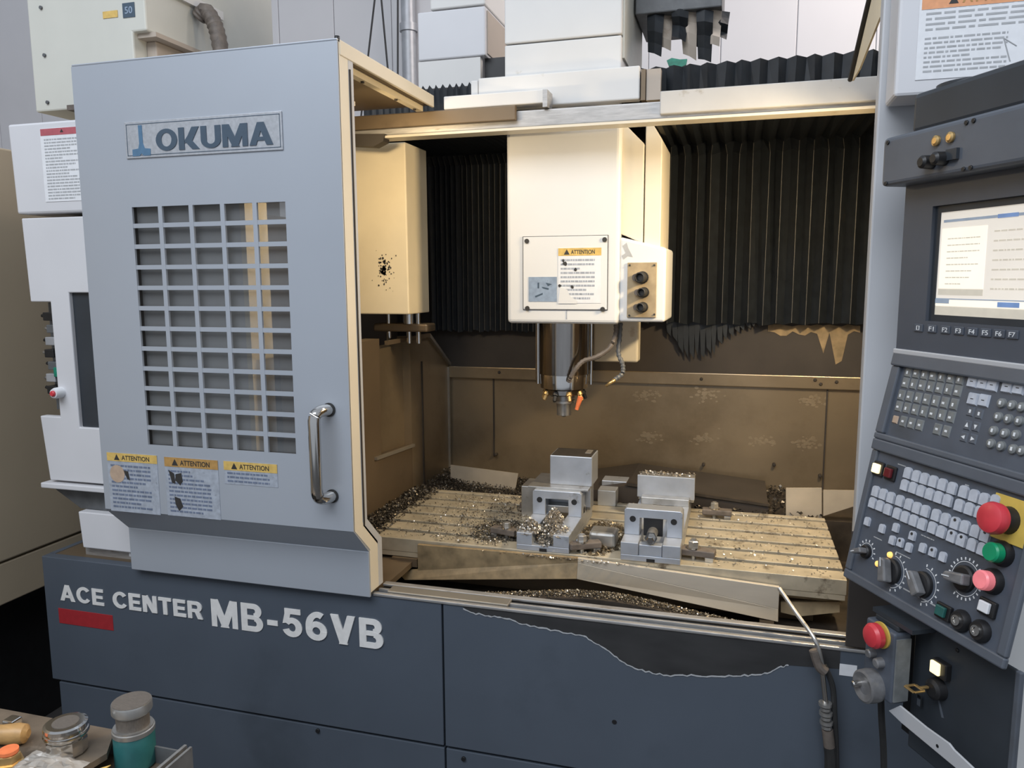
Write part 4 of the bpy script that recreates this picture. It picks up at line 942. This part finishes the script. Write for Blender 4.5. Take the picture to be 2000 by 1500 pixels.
# ================================================================== CONTROL CONSOLE
KAP = .496759
U = Vector((math.sin(KAP), -math.cos(KAP), 0)); NN = Vector((-math.cos(KAP), -math.sin(KAP), 0))
P0 = PY(1758, 678, -.10)
CF = Matrix(((U.x, -NN.x, 0, P0.x), (U.y, -NN.y, 0, P0.y), (0, 0, 1, 0), (0, 0, 0, 1)))   # local: x = along width, y = back, z = height
cs = thing('control_console', 'dark grey swivelling control console with screen, keyboard and machine keys', 'control panel', P0, frame=CF)
WC = .385
def pix_plane(F, x, y):
    """panel-local coordinates of the point seen at a photo pixel"""
    nrm = F.to_3x3() @ Vector((0, 0, 1)); org = F.translation; d = ray(x, y); t_ = (org-CAM).dot(nrm)/d.dot(nrm)
    return F.inverted() @ (CAM+d*t_)
def panel_frame(nz0, z0, nz1, z1, depth=0):
    """frame on a panel whose top edge is (n=nz0, z0), bottom (nz1, z1); local x = width, y = up the slope, z = outwards"""
    A = P0+NN*nz0; A.z = z0; B = P0+NN*nz1; B.z = z1
    up = (A-B).normalized(); out = U.cross(up)
    if out.dot(NN) < 0: out = -out
    return Matrix(((U.x, up.x, out.x, B.x), (U.y, up.y, out.y, B.y), (U.z, up.z, out.z, B.z), (0, 0, 0, 1))), (A-B).length
# body profile (y = -n)
zs = {'a': 1.769, 'b': 1.460, 'c': 1.288, 'd': 1.010}
prof = [(0, zs['a']), (0, zs['b']), (-.039, zs['c']), (-.094, zs['d']), (-.082, zs['d']-.010), (-.070, zs['d']+.002), (-.016, zs['c']-.004), (.022, zs['b']-.01), (.10, 1.50), (.10, zs['a'])]
obj('console_body', MB().prism([(.002, y+.008, z) for y, z in prof], (WC-.075, 0, 0)), 'console_paint', cs, CF, bevel=.004)
# top housing
hz0, hz1 = 1.769, 1.857
top = obj('top_housing', MB().prism([(-.012, -.055, hz0), (-.012, -.055, hz1), (-.012, .10, hz1+.02), (-.012, .10, hz0)], (WC+.02, 0, 0)), 'console_paint', cs, CF, bevel=.008, seg=3)
FT = panel_frame(.0555, hz1, .0555, hz0)[0]
for x, y in ((1830, 275), (1858, 268)):
    p = pix_plane(FT, x, y); obj('socket', MB().lathe((p.x, p.y, 0), (0, 0, 1), [(0, .009), (.004, .009), (.006, .005)], 14), 'brass', cs, FT)
for x, y in ((1820, 317), (1845, 310)):
    p = pix_plane(FT, x, y); obj('black_plug', MB().lathe((p.x, p.y, 0), (0, 0, 1), [(0, .012), (.02, .011), (.024, .007)], 14), 'black', cs, FT)
p = pix_plane(FT, 1861, 303); obj('black_plug', MB().box(p.x-.01, p.x+.014, p.y-.008, p.y+.010, 0, .006), 'console_dark', cs, FT)
for x, y in ((1733, 279), (1729, 359), (1886, 240), (1900, 236), (1880, 331), (1894, 328)):
    p = pix_plane(FT, x, y); obj('housing_screw', MB().lathe((p.x+.002, p.y, 0), (0, 0, 1), [(0, .0042), (.002, .0035)], 10), 'black', cs, FT)
# pivot arm up to the overhead box
obj('swivel_arm', MB().cyl((.10, .03, hz1-.01), (.10, .03, 1.934), .055, n=32), 'console_dark', cs, CF)
obj('swivel_cover', MB().box(.03, .28, -.03, .09, hz1, 1.93), 'console_dark', cs, CF, bevel=.01)
# screen section
FS, hs = panel_frame(0, zs['a'], 0, zs['b'])
a = pix_plane(FS, 1842, 416); b = pix_plane(FS, 1828, 615)
sx0 = .088; sz1 = 1.714-zs['b']; sz0 = 1.5325-zs['b']; SW = .250
mb = MB()
mb.box(.004, sx0-.012, .002, hs, 0, .012).box(sx0+SW+.012, WC-.002, .002, hs, 0, .012).box(sx0-.012, sx0+SW+.012, sz1+.012, hs, 0, .012).box(sx0-.012, sx0+SW+.012, .002, sz0-.012, 0, .012)
bz = obj('screen_bezel', mb, 'screen_bezel', cs, FS)
obj('inner_bezel', MB().box(sx0-.012, sx0, sz0-.012, sz1+.012, 0, .005).box(sx0+SW, sx0+SW+.012, sz0-.012, sz1+.012, 0, .005).box(sx0, sx0+SW, sz1, sz1+.012, 0, .005).box(sx0, sx0+SW, sz0-.012, sz0, 0, .005), 'console_dark', bz, FS)
scn = obj('screen', MB().box(sx0, sx0+SW, sz0, sz1, 0, .003), 'screen_back', cs, FS)
def sbox(x0, x1, y0, y1, m, name='screen_window', z=.0032):
    obj(name, MB().box(sx0+x0*SW, sx0+x1*SW, sz0+y0*(sz1-sz0), sz0+y1*(sz1-sz0), z-.0002, z+.0004), m, scn, FS)
sbox(.03, 1, .90, .925, 'screen_line', 'title_bar'); sbox(.5, .66, .895, .93, 'screen_blue', 'title_bar', .0037)
sbox(.02, .42, .26, .84, 'screen_pane'); sbox(.02, .42, .20, .255, 'screen_tan')
sbox(0, 1, .155, .165, 'screen_line', 'divider_line'); sbox(.0, 1, .09, .15, 'screen_pane'); sbox(0, .13, .115, .155, 'screen_line', 'soft_key_label', .0037)
sbox(.55, .72, .10, .145, 'screen_blue', 'soft_key_label', .0037); sbox(0, 1, .0, .085, 'screen_tan')
obj('screen_text', greek(sx0+.02, sz0+.05, .08, .09, 8, .0036, .004, 3, th=.15), 'screen_tan', scn, FS)
obj('screen_text', greek(sx0+.12, sz0+.04, .11, .11, 7, .0032, .0036, 5, th=.15, fill=.6), 'screen_tan', scn, FS)
# function keys below the screen
for i in range(8):
    x = 1806+i*26.5; y = 640+i*1.9; p = pix_plane(FS, x, y)
    k = obj('function_key', MB().box(p.x-.011, p.x+.011, p.y-.007, p.y+.007, .012, .0145), 'console_face', bz, FS, bevel=.002)
    if i: txt('key_lettering', 'F%d' % i, FS, p.x-.006, p.y-.004, .012, .008, 'key_mark', bz, .0004, .01, .0146)
    else: txt('key_lettering', '[]', FS, p.x-.004, p.y-.004, .008, .008, 'key_mark', bz, .0004, .01, .0146)
obj('ridge_trim', MB().box(.0, WC, -.006, .004, -.002, .016), 'column_grey', cs, FS, bevel=.002)
# keyboard panel
FK, hk = panel_frame(0, zs['b'], .039, zs['c'])
mb = MB(); r_ = .014
mb.box(0, WC, hk-.032, hk-.002, -.004, .014).box(0, WC, 0, .012, -.004, .010).box(0, .022, .012, hk-.032, -.004, .010).box(WC-.014, WC, .012, hk-.032, -.004, .010)
obj('keyboard_frame', mb, 'console_paint', cs, FK, bevel=.003)
kb = obj('keyboard_panel', MB().box(.022, WC-.014, .012, hk-.032, -.006, .002), 'console_face', cs, FK)
def key_mesh(name, w, h, d, m, bev=.0018):
    mb = MB()
    b = bev
    vs = [(-w/2, -h/2, 0), (w/2, -h/2, 0), (w/2, h/2, 0), (-w/2, h/2, 0), (-w/2+b, -h/2+b, d), (w/2-b, -h/2+b, d), (w/2-b, h/2-b, d), (-w/2+b, h/2-b, d)]
    mb.add(vs, [(0, 3, 2, 1), (4, 5, 6, 7), (0, 1, 5, 4), (1, 2, 6, 5), (2, 3, 7, 6), (3, 0, 4, 7)])
    return mb.mesh(name, Vector((0, 0, 0)), MATS[m])
def tall_key_mesh(name, w, h, d, m):
    """slanted key, top edge notched by a rounded indicator window"""
    n = 6; pts = [(-w/2, -h/2), (w/2, -h/2), (w/2, h*.22)]+[(w/2*math.cos(math.pi*i/n), h*.22+h*.28*math.sin(math.pi*i/n)) for i in range(1, n)]+[(-w/2, h*.22)]
    mb = MB(); mb.prism([(x, y, 0) for x, y in pts], (0, 0, d)); return mb.mesh(name, Vector((0, 0, 0)), MATS[m])
def put(name, me, F, x, y, z, parent):
    o = bpy.data.objects.new(name, me); place(o, F @ Matrix.Translation((x, y, z)), parent); return o
kg = key_mesh('key', .0172, .0205, .0025, 'key_grey'); kt = key_mesh('key', .014, .015, .0025, 'key_tan')
mk = [key_mesh('key_mark', .004, .006, .0004, 'key_mark', .0005), key_mesh('key_mark', .006, .004, .0004, 'key_mark', .0005)]
rows = [((1777, 727), (1878, 741)), ((1771, 748), (1873, 764)), ((1763, 772), (1866, 790)), ((1758, 794), (1860, 815)), ((1751, 820), (1851, 843))]
letters = ['ABCDEFG', 'HIJKLMN', 'OPQRSTU', 'VWXYZ/*']
for r, (a, b) in enumerate(rows):
    pa, pb = pix_plane(FK, *a), pix_plane(FK, *b)
    for i in range(7):
        f = i/6
        if r == 4 and i == 4: continue
        x = pa.x+(pb.x-pa.x)*f; y = pa.y+(pb.y-pa.y)*f
        put('key', kt if (r == 4 and i == 0) else kg, FK, x, y, .002, kb)
        if r < 4: put('key_mark', mk[(i+r) % 2], FK, x-.0015, y-.0015, .0046, kb)
        elif i: put('key_mark', mk[1], FK, x, y, .0046, kb)
kw = key_mesh('key', .021, .021, .004, 'key_white')
for x, y in ((1903, 746), (1923, 749.5), (1942, 753), (1971, 756), (1993, 759), (1903.5, 780), (1925, 783)):
    p = pix_plane(FK, x, y); put('white_key', kw, FK, p.x, p.y, .002, kb); put('key_mark', key_mesh('key_mark', .006, .0015, .0004, 'print_dark', .0002), FK, p.x, p.y, .006, kb)
kd = key_mesh('key', .015, .017, .002, 'console_paint')
for n_, (x, y) in enumerate(((1898, 804), (1915, 809), (1892, 831), (1909, 834), (1885, 854), (1903, 858))):
    p = pix_plane(FK, x, y); put('arrow_key', kd, FK, p.x, p.y, .002, kb); 
    s = .0045; ang = (0, 0, math.pi/2, -math.pi/2, math.pi, 0)[n_]
    if n_ > 1:
        pts = [(p.x+s*math.cos(ang), p.y+s*math.sin(ang), .004), (p.x+s*math.cos(ang+2.3), p.y+s*math.sin(ang+2.3), .004), (p.x+s*math.cos(ang-2.3), p.y+s*math.sin(ang-2.3), .004)]
        obj('arrow_mark', MB().prism(pts, (0, 0, .0006)), 'key_mark', kb, FK)
    else: put('key_mark', mk[0], FK, p.x, p.y, .004, kb)
rk = MB().lathe((0, 0, 0), (0, 0, 1), [(0, .0085), (.004, .0075), (.0055, .004)], 14).mesh('number_key', Vector((0, 0, 0)), MATS['key_grey'])
for x, y in ((1960, 788), (1980, 792), (1999, 796), (1953, 815), (1973, 819), (1994, 823), (1944, 842), (1966, 847), (1988, 850), (1939, 867), (1959, 872), (1982, 878), (1999, 881)):
    p = pix_plane(FK, x, y); put('number_key', rk, FK, p.x, p.y, .002, kb); put('key_mark', mk[0], FK, p.x, p.y, .0075, kb)
# operation panel
FO, ho = panel_frame(.039, zs['c'], .094, zs['d'])
mb = MB()
mb.box(0, WC, ho-.022, ho, -.004, .010).box(0, WC, 0, .018, -.004, .006).box(0, .016, .018, ho-.022, -.004, .006).box(WC-.018, WC, .018, ho-.022, -.004, .006)
obj('operation_frame', mb, 'console_paint', cs, FO, bevel=.003)
op = obj('operation_panel', MB().box(.016, WC-.018, .018, ho-.022, -.006, .001), 'console_face', cs, FO)
def c3(x, y): return (1650+x/5.714, 880+y/5.714)
def c4(x, y): return (1650+x/5.714, 1050+y/5.714)
wk = tall_key_mesh('machine_key', .0170, .0208, .005, 'key_white')
ledk = MB().lathe((0, 0, 0), (0, 0, 1), [(0, .0028), (.001, .0025)], 8).mesh('key_indicator', Vector((0, 0, 0)), MATS['print_dark'])
top_ = [(725, 250), (820, 285), (912, 315), (1010, 345), (1112, 380), (1220, 420), (1350, 460), (1465, 505), (1580, 545), (1705, 565),
        (690, 385), (785, 415), (875, 450), (970, 485), (1070, 520), (1170, 555), (1300, 610), (1415, 650), (1530, 690),
        (365, 455), (450, 487), (535, 525), (635, 560), (735, 600), (825, 640), (920, 675), (1040, 720), (1145, 765), (1255, 810), (1365, 850), (1480, 900), (1590, 950),
        (330, 582), (415, 615), (500, 655), (605, 700), (695, 740), (790, 780), (885, 820), (1000, 860), (1100, 905), (1215, 955), (1325, 1000), (1445, 1050), (1560, 1100)]
dark = {28, 31, 41, 42}
for i, c in enumerate(top_):
    p = pix_plane(FO, *c3(*c)); put('machine_key', wk, FO, p.x, p.y, .001, op)
    if i in dark: put('key_indicator', ledk, FO, p.x, p.y+.005, .006, op)
sk = tall_key_mesh('small_key', .013, .0165, .005, 'key_white')
for i, c in enumerate(((270, 790), (435, 870), (590, 860), (550, 1000), (640, 1025), (735, 1080), (775, 950), (890, 1085), (1000, 1130), (1115, 1185))):
    p = pix_plane(FO, *c3(*c)); put('small_key', sk, FO, p.x, p.y, .001, op)
    if i in (4, 6, 8): put('key_indicator', ledk, FO, p.x, p.y+.003, .006, op)
# lamps top left
for c, m, nm in (((395, 205), 'lamp_yellow', 'lit_yellow_lamp'), ((530, 255), 'dark_red_lens', 'red_lamp')):
    p = pix_plane(FO, *c3(*c)); h_ = obj('lamp_housing', MB().box(p.x-.014, p.x+.014, p.y-.014, p.y+.014, .001, .006), 'black', op, FO, bevel=.002)
    obj(nm, MB().box(p.x-.009, p.x+.009, p.y-.009, p.y+.009, .006, .013), m, op, FO, bevel=.002)
for c in ((380, 1265), (515, 1165)):
    p = pix_plane(FO, *c3(*c)); obj('amber_indicator', MB().lathe((p.x, p.y, .001), (0, 0, 1), [(0, .006), (.004, .005), (.006, .002)], 12), 'lamp_amber', op, FO)
# rotary knobs with dials
def dial(cx, cy, r, rot, a0, a1, ticks, c='knob_grey', skirt=True):
    p = pix_plane(FO, cx, cy); mb = MB(); R1 = r*1.25
    n = 28
    for i in range(n):
        t0 = a0+(a1-a0)*i/n; t1 = a0+(a1-a0)*(i+1)/n; w = .0011
        mb.add([(p.x+R1*math.cos(t0), p.y+R1*math.sin(t0), .0016), (p.x+(R1+w)*math.cos(t0), p.y+(R1+w)*math.sin(t0), .0016), (p.x+(R1+w)*math.cos(t1), p.y+(R1+w)*math.sin(t1), .0016), (p.x+R1*math.cos(t1), p.y+R1*math.sin(t1), .0016)], [(0, 1, 2, 3)])
    for i in range(ticks):
        t = a0+(a1-a0)*i/(ticks-1); d = Vector((math.cos(t), math.sin(t), 0)); e = Vector((-d.y, d.x, 0)); q = Vector((p.x, p.y, .0013))
        mb.prism([q+d*(R1+.003)-e*.0012, q+d*(R1+.003)+e*.0012, q+d*(R1+.0075)+e*.0012, q+d*(R1+.0075)-e*.0012], (0, 0, .0004))
    obj('dial_scale', mb, 'key_mark', op, FO)
    F2 = FO @ Matrix.Translation((p.x, p.y, .001)) @ Matrix.Rotation(rot, 4, 'Z')
    obj('rotary_knob_skirt', MB().lathe((0, 0, 0), (0, 0, 1), [(0, r), (.006, r*.97), (.008, r*.8)], 28), 'black', op, F2)
    k = obj('rotary_knob', MB().prism([(-r*.9, -r*.42, .008), (r*.85, -r*.34, .008), (r*1.05, 0, .008), (r*.85, r*.34, .008), (-r*.9, r*.42, .008)], (0, 0, .018)), c, op, F2, bevel=.003)
    obj('knob_pointer', MB().box(r*.3, r*1.0, -.0008, .0008, .0262, .0268), 'key_mark', op, F2)
dial(*c3(250, 1130), .013, -2.7, -.3, 3.3, 9)
dial(*c3(535, 1350), .023, 1.9, -1.4, 1.6, 9)
dial(*c4(880, 525), .023, 2.3, -1.4, 1.6, 9)
dial(*c4(1350, 460), .022, 3.3, -2.0, 3.1, 21)
# push buttons right
def pbutton(cx, cy, r, m, nm, h=.016, fl=0):
    p = pix_plane(FO, cx, cy); F2 = FO @ Matrix.Translation((p.x, p.y, .001))
    obj('button_collar', MB().lathe((0, 0, 0), (0, 0, 1), [(0, r*1.35), (.006, r*1.3), (.012, r*1.15)], 24), 'black', op, F2)
    obj(nm, MB().lathe((0, 0, .008), (0, 0, 1), [(0, r), (h, r), (h+.003, r*.85)], 24), m, op, F2)
pbutton(*c4(1775, 180), .0155, 'green_plastic', 'green_start_button')
pbutton(*c4(1665, 490), .0155, 'red_lens', 'red_lit_button')
for c, m in (((1620, 785), 'paper_white'), ((1130, 830), 'green_lens')):
    p = pix_plane(FO, *c4(*c)); obj('button_collar', MB().box(p.x-.016, p.x+.016, p.y-.013, p.y+.013, .001, .008), 'black', op, FO, bevel=.002)
    obj('square_button', MB().box(p.x-.0105, p.x+.0095, p.y-.008, p.y+.009, .008, .014), m, op, FO, bevel=.0015)
for c in ((1320, 930), (1540, 1045)):
    p = pix_plane(FO, *c4(*c)); F2 = FO @ Matrix.Translation((p.x, p.y, .001))
    obj('key_switch_collar', MB().lathe((0, 0, 0), (0, 0, 1), [(0, .018), (.005, .018), (.012, .014)], 20), 'black', op, F2)
    k = obj('key_switch', MB().lathe((0, 0, .012), (0, 0, 1), [(0, .009), (.003, .0085), (.003, .005), (.001, .0045)], 20), 'chrome', op, F2)
# emergency stop
p = pix_plane(FO, *c3(1870, 790)); F2 = FO @ Matrix.Translation((p.x-.004, p.y, .001))
obj('emergency_stop_plate', MB().box(-.034, .045, -.034, .036, 0, .003), 'yellow_plate', op, F2, bevel=.001)
obj('emergency_stop_collar', MB().lathe((0, 0, .003), (0, 0, 1), [(0, .022), (.02, .018)], 24), 'black', op, F2)
obj('emergency_stop_button', MB().lathe((0, 0, .018), (0, 0, 1), [(0, .015), (.006, .0245), (.016, .0255), (.022, .023), (.026, .015), (.0265, .004)], 32), 'red_plastic', op, F2)
mb = greek(.10, .032, .20, .010, 1, .0012, .0016, 41, th=.25); obj('panel_print', mb, 'print_grey', op, FO)
for i, (a, b, w_) in enumerate((((600, 150), (700, 185), 0), ((700, 360+80), (1000, 530), 0), ((1350, 380), (1420, 400), 0), ((330, 960), (430, 1010), 0), ((860, 940), (1180, 1060), 0), ((580, 1130), (760, 1200), 0))):
    pa, pb = pix_plane(FO, *c3(*a)), pix_plane(FO, *c3(*b)); obj('panel_print', greek(pa.x, pa.y-.0015, max(.02, pb.x-pa.x), .003, 1, .0012, .0016, 50+i, th=.6), 'print_grey', op, FO)
# lower box with key switch
FB, hb = panel_frame(.060, 1.0, .060, .74)
lx = pix_plane(FB, 1788, 1215).x
lb = obj('lower_box', MB().box(lx, WC-.012, 0, hb, -.006, 0).box(lx, WC-.06, .01, hb, -.035, -.006), 'console_dark', cs, FB, bevel=.004)
obj('lower_box_edge', MB().box(lx-.022, lx, 0.02, hb, -.05, -.004), 'black', cs, FB)
obj('lower_box_frame', MB().box(WC-.012, WC-.002, -.01, hb, -.006, .003), 'console_paint', cs, FB, bevel=.002)
p = pix_plane(FB, 1840, 1302)
obj('lit_switch_body', MB().box(p.x-.010, p.x+.022, p.y-.016, p.y+.014, 0, .012), 'black', lb, FB, bevel=.002)
obj('lit_yellow_switch', MB().box(p.x-.009, p.x+.011, p.y-.011, p.y+.011, .012, .018), 'lamp_yellow', lb, FB, bevel=.002)
p = pix_plane(FB, 1835, 1345)
obj('key_switch_collar', MB().lathe((p.x, p.y, 0), (0, 0, 1), [(0, .020), (.014, .018), (.018, .012)], 20), 'black', lb, FB)
F3 = FB @ Matrix.Translation((p.x-.006, p.y+.002, .018))
obj('key', MB().box(-.003, .003, -.002, .002, 0, .016).box(-.011, .010, -.0015, .0015, .014, .020).box(-.014, -.009, -.0015, .0015, .016, .036).box(.008, .013, -.0015, .0015, .016, .036).box(-.012, .011, -.0015, .0015, .034, .040), 'brass', lb, F3, bevel=.001)
pk = pix_plane(FB, 1803, 1365)
obj('hanging_key', MB().box(pk.x-.004, pk.x+.004, pk.y-.012, pk.y+.008, .006, .009), 'chrome', lb, FB)
for x, y in ((1803, 1225), (1815, 1235), (1870, 1270)):
    q = pix_plane(FB, x, y); obj('box_screw', MB().lathe((q.x, q.y, 0), (0, 0, 1), [(0, .004), (.002, .003)], 8), 'black', lb, FB)
q = pix_plane(FB, 1838, 1385); obj('scratch', MB().prism([(q.x-.008, q.y+.012, .0003), (q.x-.004, q.y+.014, .0003), (q.x+.008, q.y-.012, .0003), (q.x+.003, q.y-.014, .0003)], (0, 0, .0004)), 'console_paint', lb, FB)
# support shelf lip under it
FL, _ = panel_frame(.105, .80, .105, .70)
a, b = pix_plane(FL, 1738, 1352), pix_plane(FL, 1900, 1500)
obj('bracket_strip', MB().prism([pix_plane(FL, x, y) for x, y in ((1735, 1388), (1757, 1378), (1808, 1420), (1853, 1452), (1862, 1464), (1900, 1500), (1960, 1555), (1925, 1555), (1866, 1500), (1760, 1412))], (0, 0, -.004)), 'column_grey', cs, FL, bevel=.001, label='light grey steel strip bracket')
c = pix_plane(FL, 1831, 1457); obj('strip_hole', MB().lathe((c.x, c.y, .0006), (0, 0, -1), [(0, .003), (.002, .003)], 10), 'black', cs, FL)
obj('under_box', MB().box(a.x+.02, WC-.02, -.14, -.01, -.05, -.042), 'console_dark', cs, FL)

# handwheel pendant hanging at the console's left foot
FP, _ = panel_frame(.118, 1.0, .118, .74)
a = pix_plane(FP, 1692, 1200); b = pix_plane(FP, 1738, 1390)
tp = FP @ Vector((a.x, b.y, 0))
pd = thing('handwheel_pendant', 'dark grey handwheel pendant with red emergency button hanging beside the console', 'pendant', tp, frame=FP @ Matrix.Translation((a.x, b.y, 0)))
x0, x1, y0, y1 = a.x, b.x, b.y+.012, a.y-.004
obj('pendant_body', MB().box(x0, x1, y0, y1, -.036, 0), 'console_face', pd, FP, bevel=.005, seg=3)
obj('pendant_cover', MB().box(x1, x1+.003, y0+.006, y1-.01, -.033, -.004), 'key_grey', pd, FP)
obj('pendant_top', MB().box(x0+.012, x1-.004, y1, y1+.012, -.04, -.01), 'console_dark', pd, FP, bevel=.003)
q = pix_plane(FP, 1722, 1240); 
obj('emergency_ring', MB().lathe((q.x, q.y, 0), (0, 0, 1), [(0, .024), (.003, .024)], 24), 'yellow_plate', pd, FP)
obj('emergency_button', MB().lathe((q.x, q.y, .003), (0, 0, 1), [(0, .014), (.006, .0225), (.016, .023), (.022, .019), (.025, .010), (.0255, .002)], 28), 'red_plastic', pd, FP)
q = pix_plane(FP, 1716, 1290)
obj('selector_knob', MB().lathe((q.x+.008, q.y, 0), (0, 0, 1), [(0, .010), (.012, .009), (.014, .006)], 18), 'knob_grey', pd, FP)
obj('selector_knob', MB().lathe((q.x-.014, q.y+.008, 0), (0, 0, 1), [(0, .009), (.012, .008), (.014, .006)], 18), 'knob_grey', pd, FP)
q = pix_plane(FP, 1708, 1338)
obj('handwheel', MB().lathe((q.x, q.y, 0), (0, 0, 1), [(0, .030), (.010, .031), (.024, .030), (.026, .026), (.022, .015)], 36), 'knob_grey', pd, FP)
obj('handwheel_grip', MB().lathe((q.x-.012, q.y, .022), (0, 0, 1), [(0, .006), (.014, .006), (.016, .004)], 14), 'chrome', pd, FP)
q = PY(1700, 1390, -.1); e = FP @ Vector((x0+.012, y0, -.03))
obj('pendant_cable', MB().tube([e, e+Vector((.005, 0, -.06)), e+Vector((.02, .02, -.2)), e+Vector((.03, .03, -.5))], .006, 8), 'black_rubber', pd)
obj('hanger_plate', MB().box(x0+.004, x1+.03, y1+.012, y1+.020, -.10, -.01), 'console_dark', pd, FP)

# white neighbour cabinet at the bottom right corner
tag(obj('white_cabinet', MB().box(.49, 1.3, -.20, -.02, 0, 1.15), 'head_white', bevel=.01), 'plain white cabinet at the right edge behind the console', 'cabinet')

# ================================================================== TOOL CART, bottom left
CZ = .75
ct = thing('tool_cart', 'grimy brown tool cart in the bottom left corner with loose tools on it', 'cart', (-1.2, -.95, 0))
obj('cart_body', MB().box(-1.75, -.955, -1.25, -.652, .12, CZ-.055), 'cable_grey', ct, bevel=.004)
obj('raised_sheet', MB().prism([(-1.75, -.638, CZ), (-1.118, -.635, CZ), (-1.075, -.70, CZ), (-1.16, -1.25, CZ), (-1.75, -1.25, CZ)], (0, 0, -.012)), 'cart_top', ct)
obj('cart_tray', MB().box(-1.75, -.945, -1.25, -.642, CZ-.055, CZ-.047), 'cart_top', ct)
obj('tray_rim', MB().box(-.957, -.951, -1.25, -.639, CZ-.047, CZ).box(-.945, -.940, -1.25, -.639, CZ-.047, CZ-.002), 'steel', ct)
obj('tray_rim', MB().box(-1.75, -.945, -.642, -.638, CZ-.047, CZ-.014), 'cable_grey', ct)
for x in (-1.68, -1.0):
    for y in (-1.2, -.70): obj('caster', MB().cyl((x-.015, y, .06), (x+.015, y, .06), .06, n=20), 'black_rubber', ct); 
for x in (-1.68, -1.0):
    for y in (-1.2, -.70): obj('cart_leg', MB().box(x-.02, x+.02, y-.02, y+.02, .10, .13), 'cable_grey', ct)
obj('sheet_support', MB().box(-1.74, -1.14, -1.2, -.66, CZ-.047, CZ-.012), 'cart_top', ct)
# teal jar with steel tool pot on it
p = PZ(266, 1492, CZ-.047)
tj = thing('teal_jar', 'teal cylinder with a flat steel disc on top, standing on the cart', 'jar', p)
R0 = .036
hgt = PY(266, 1352, p.y+.02).z-(CZ-.047)
obj('body', MB().lathe(p, (0, 0, 1), [(0, R0*.93), (.004, R0), (hgt*.50, R0), (hgt*.52, R0*.97)], 30), 'teal_paint', tj)
obj('collar', MB().lathe(p+Vector((0, 0, hgt*.50)), (0, 0, 1), [(0, R0*1.0), (.001, R0*1.03), (.009, R0*1.03), (.010, R0*.97), (.013, R0*.97)], 30), 'steel', tj)
obj('neck', MB().lathe(p+Vector((0, 0, hgt*.58)), (0, 0, 1), [(0, R0*.80), (hgt*.22, R0*.80)], 30), 'jar_disc', tj)
obj('disc', MB().lathe(p+Vector((0, 0, hgt*.80)), (0, 0, 1), [(0, R0*.9), (.004, R0*.98), (.018, R0*.98), (.021, R0*.95)], 32), 'steel', tj)
obj('disc_face', MB().lathe(p+Vector((0, 0, hgt*.80+.021)), (0, 0, 1), [(0, R0*.93), (.0008, R0*.93)], 32), 'jar_disc', tj)
# chrome knurled nut
p = PZ(133, 1468, CZ)
cn = thing('collet_nut', 'shiny chrome collet nut standing on the cart, left of the teal jar', 'tool holder', p)
R0 = .037
obj('nut_body', MB().lathe(p, (0, 0, 1), [(0, R0*.85), (.004, R0*.92), (.030, R0*.92), (.031, R0*.85), (.036, R0*.85)], 12, False), 'chrome', cn)
obj('nut_flange', MB().lathe(p+Vector((0, 0, .036)), (0, 0, 1), [(0, R0), (.004, R0*1.03), (.008, R0), (.009, R0*.95), (.013, R0*.95), (.014, R0), (.020, R0*.98), (.022, R0*.85)], 32), 'chrome', cn)
obj('nut_bore', MB().lathe(p+Vector((0, 0, .0581)), (0, 0, 1), [(0, R0*.6), (.0006, R0*.6)], 24), 'jar_disc', cn)
# wooden handle
p = PZ(58, 1452, CZ)
wh = thing('wooden_handle', 'turned wooden tool handle lying on the cart at the left edge', 'handle', (p.x, p.y, CZ))
d = Vector((-1, -.35, 0)).normalized()
obj('grip', MB().lathe((p.x, p.y, CZ+.020), d, [(0, .008), (.006, .017), (.02, .0195), (.05, .017), (.09, .019), (.13, .014)], 20), 'wood_handle', wh)
obj('shank', MB().cyl(Vector((p.x, p.y, CZ+.020))+d*.13, Vector((p.x, p.y, CZ+.012))+d*.22, .007), 'steel', wh)
p = PZ(26, 1420, CZ); tag(obj('steel_block', MB().box(p.x-.014, p.x+.012, p.y-.012, p.y+.012, CZ, CZ+.018), 'chrome', bevel=.003), 'small shiny steel block behind the wooden handle', 'block')
p = PZ(20, 1498, CZ); 
o = obj('brass_fitting', MB().lathe((p.x, p.y, CZ), (0, 0, 1), [(0, .024), (.012, .024), (.013, .019), (.026, .019), (.028, .014)], 6, False), 'brass'); tag(o, 'brass hexagonal fitting in the bottom left corner', 'fitting')
obj('orange_ring', MB().lathe((p.x, p.y, CZ+.028), (0, 0, 1), [(0, .016), (.006, .016)], 20), 'orange_plastic', o)
# crumpled clear bag of small parts
R_ = random.Random(31); p = PZ(95, 1497, CZ); n = 16; vs = []; fs = []
for i in range(n+1):
    for j in range(n+1):
        u, v = i/n, j/n; e = min(u, 1-u, v, 1-v); vs.append((p.x-.062+.125*u+R_.uniform(-.003, .003), p.y-.07+.10*v+R_.uniform(-.003, .003), CZ+.001+min(e*5, 1)*(.010+R_.uniform(0, .008))))
for i in range(n):
    for j in range(n): a = i*(n+1)+j; fs.append((a, a+n+1, a+n+2, a+1))
tag(obj('plastic_bag', MB().add(vs, fs), 'plastic_bag'), 'crumpled clear plastic bag lying on the cart in front of the chrome nut', 'bag')
p = PZ(190, 1497, CZ)
tag(obj('paper_card', MB().prism([(p.x-.02, p.y-.04, CZ+.0005), (p.x+.018, p.y-.03, CZ+.0005), (p.x+.022, p.y+.008, CZ+.0005)], (0, 0, .0015)), 'label_yellow'), 'cream triangular card on the cart beside the teal jar', 'card')
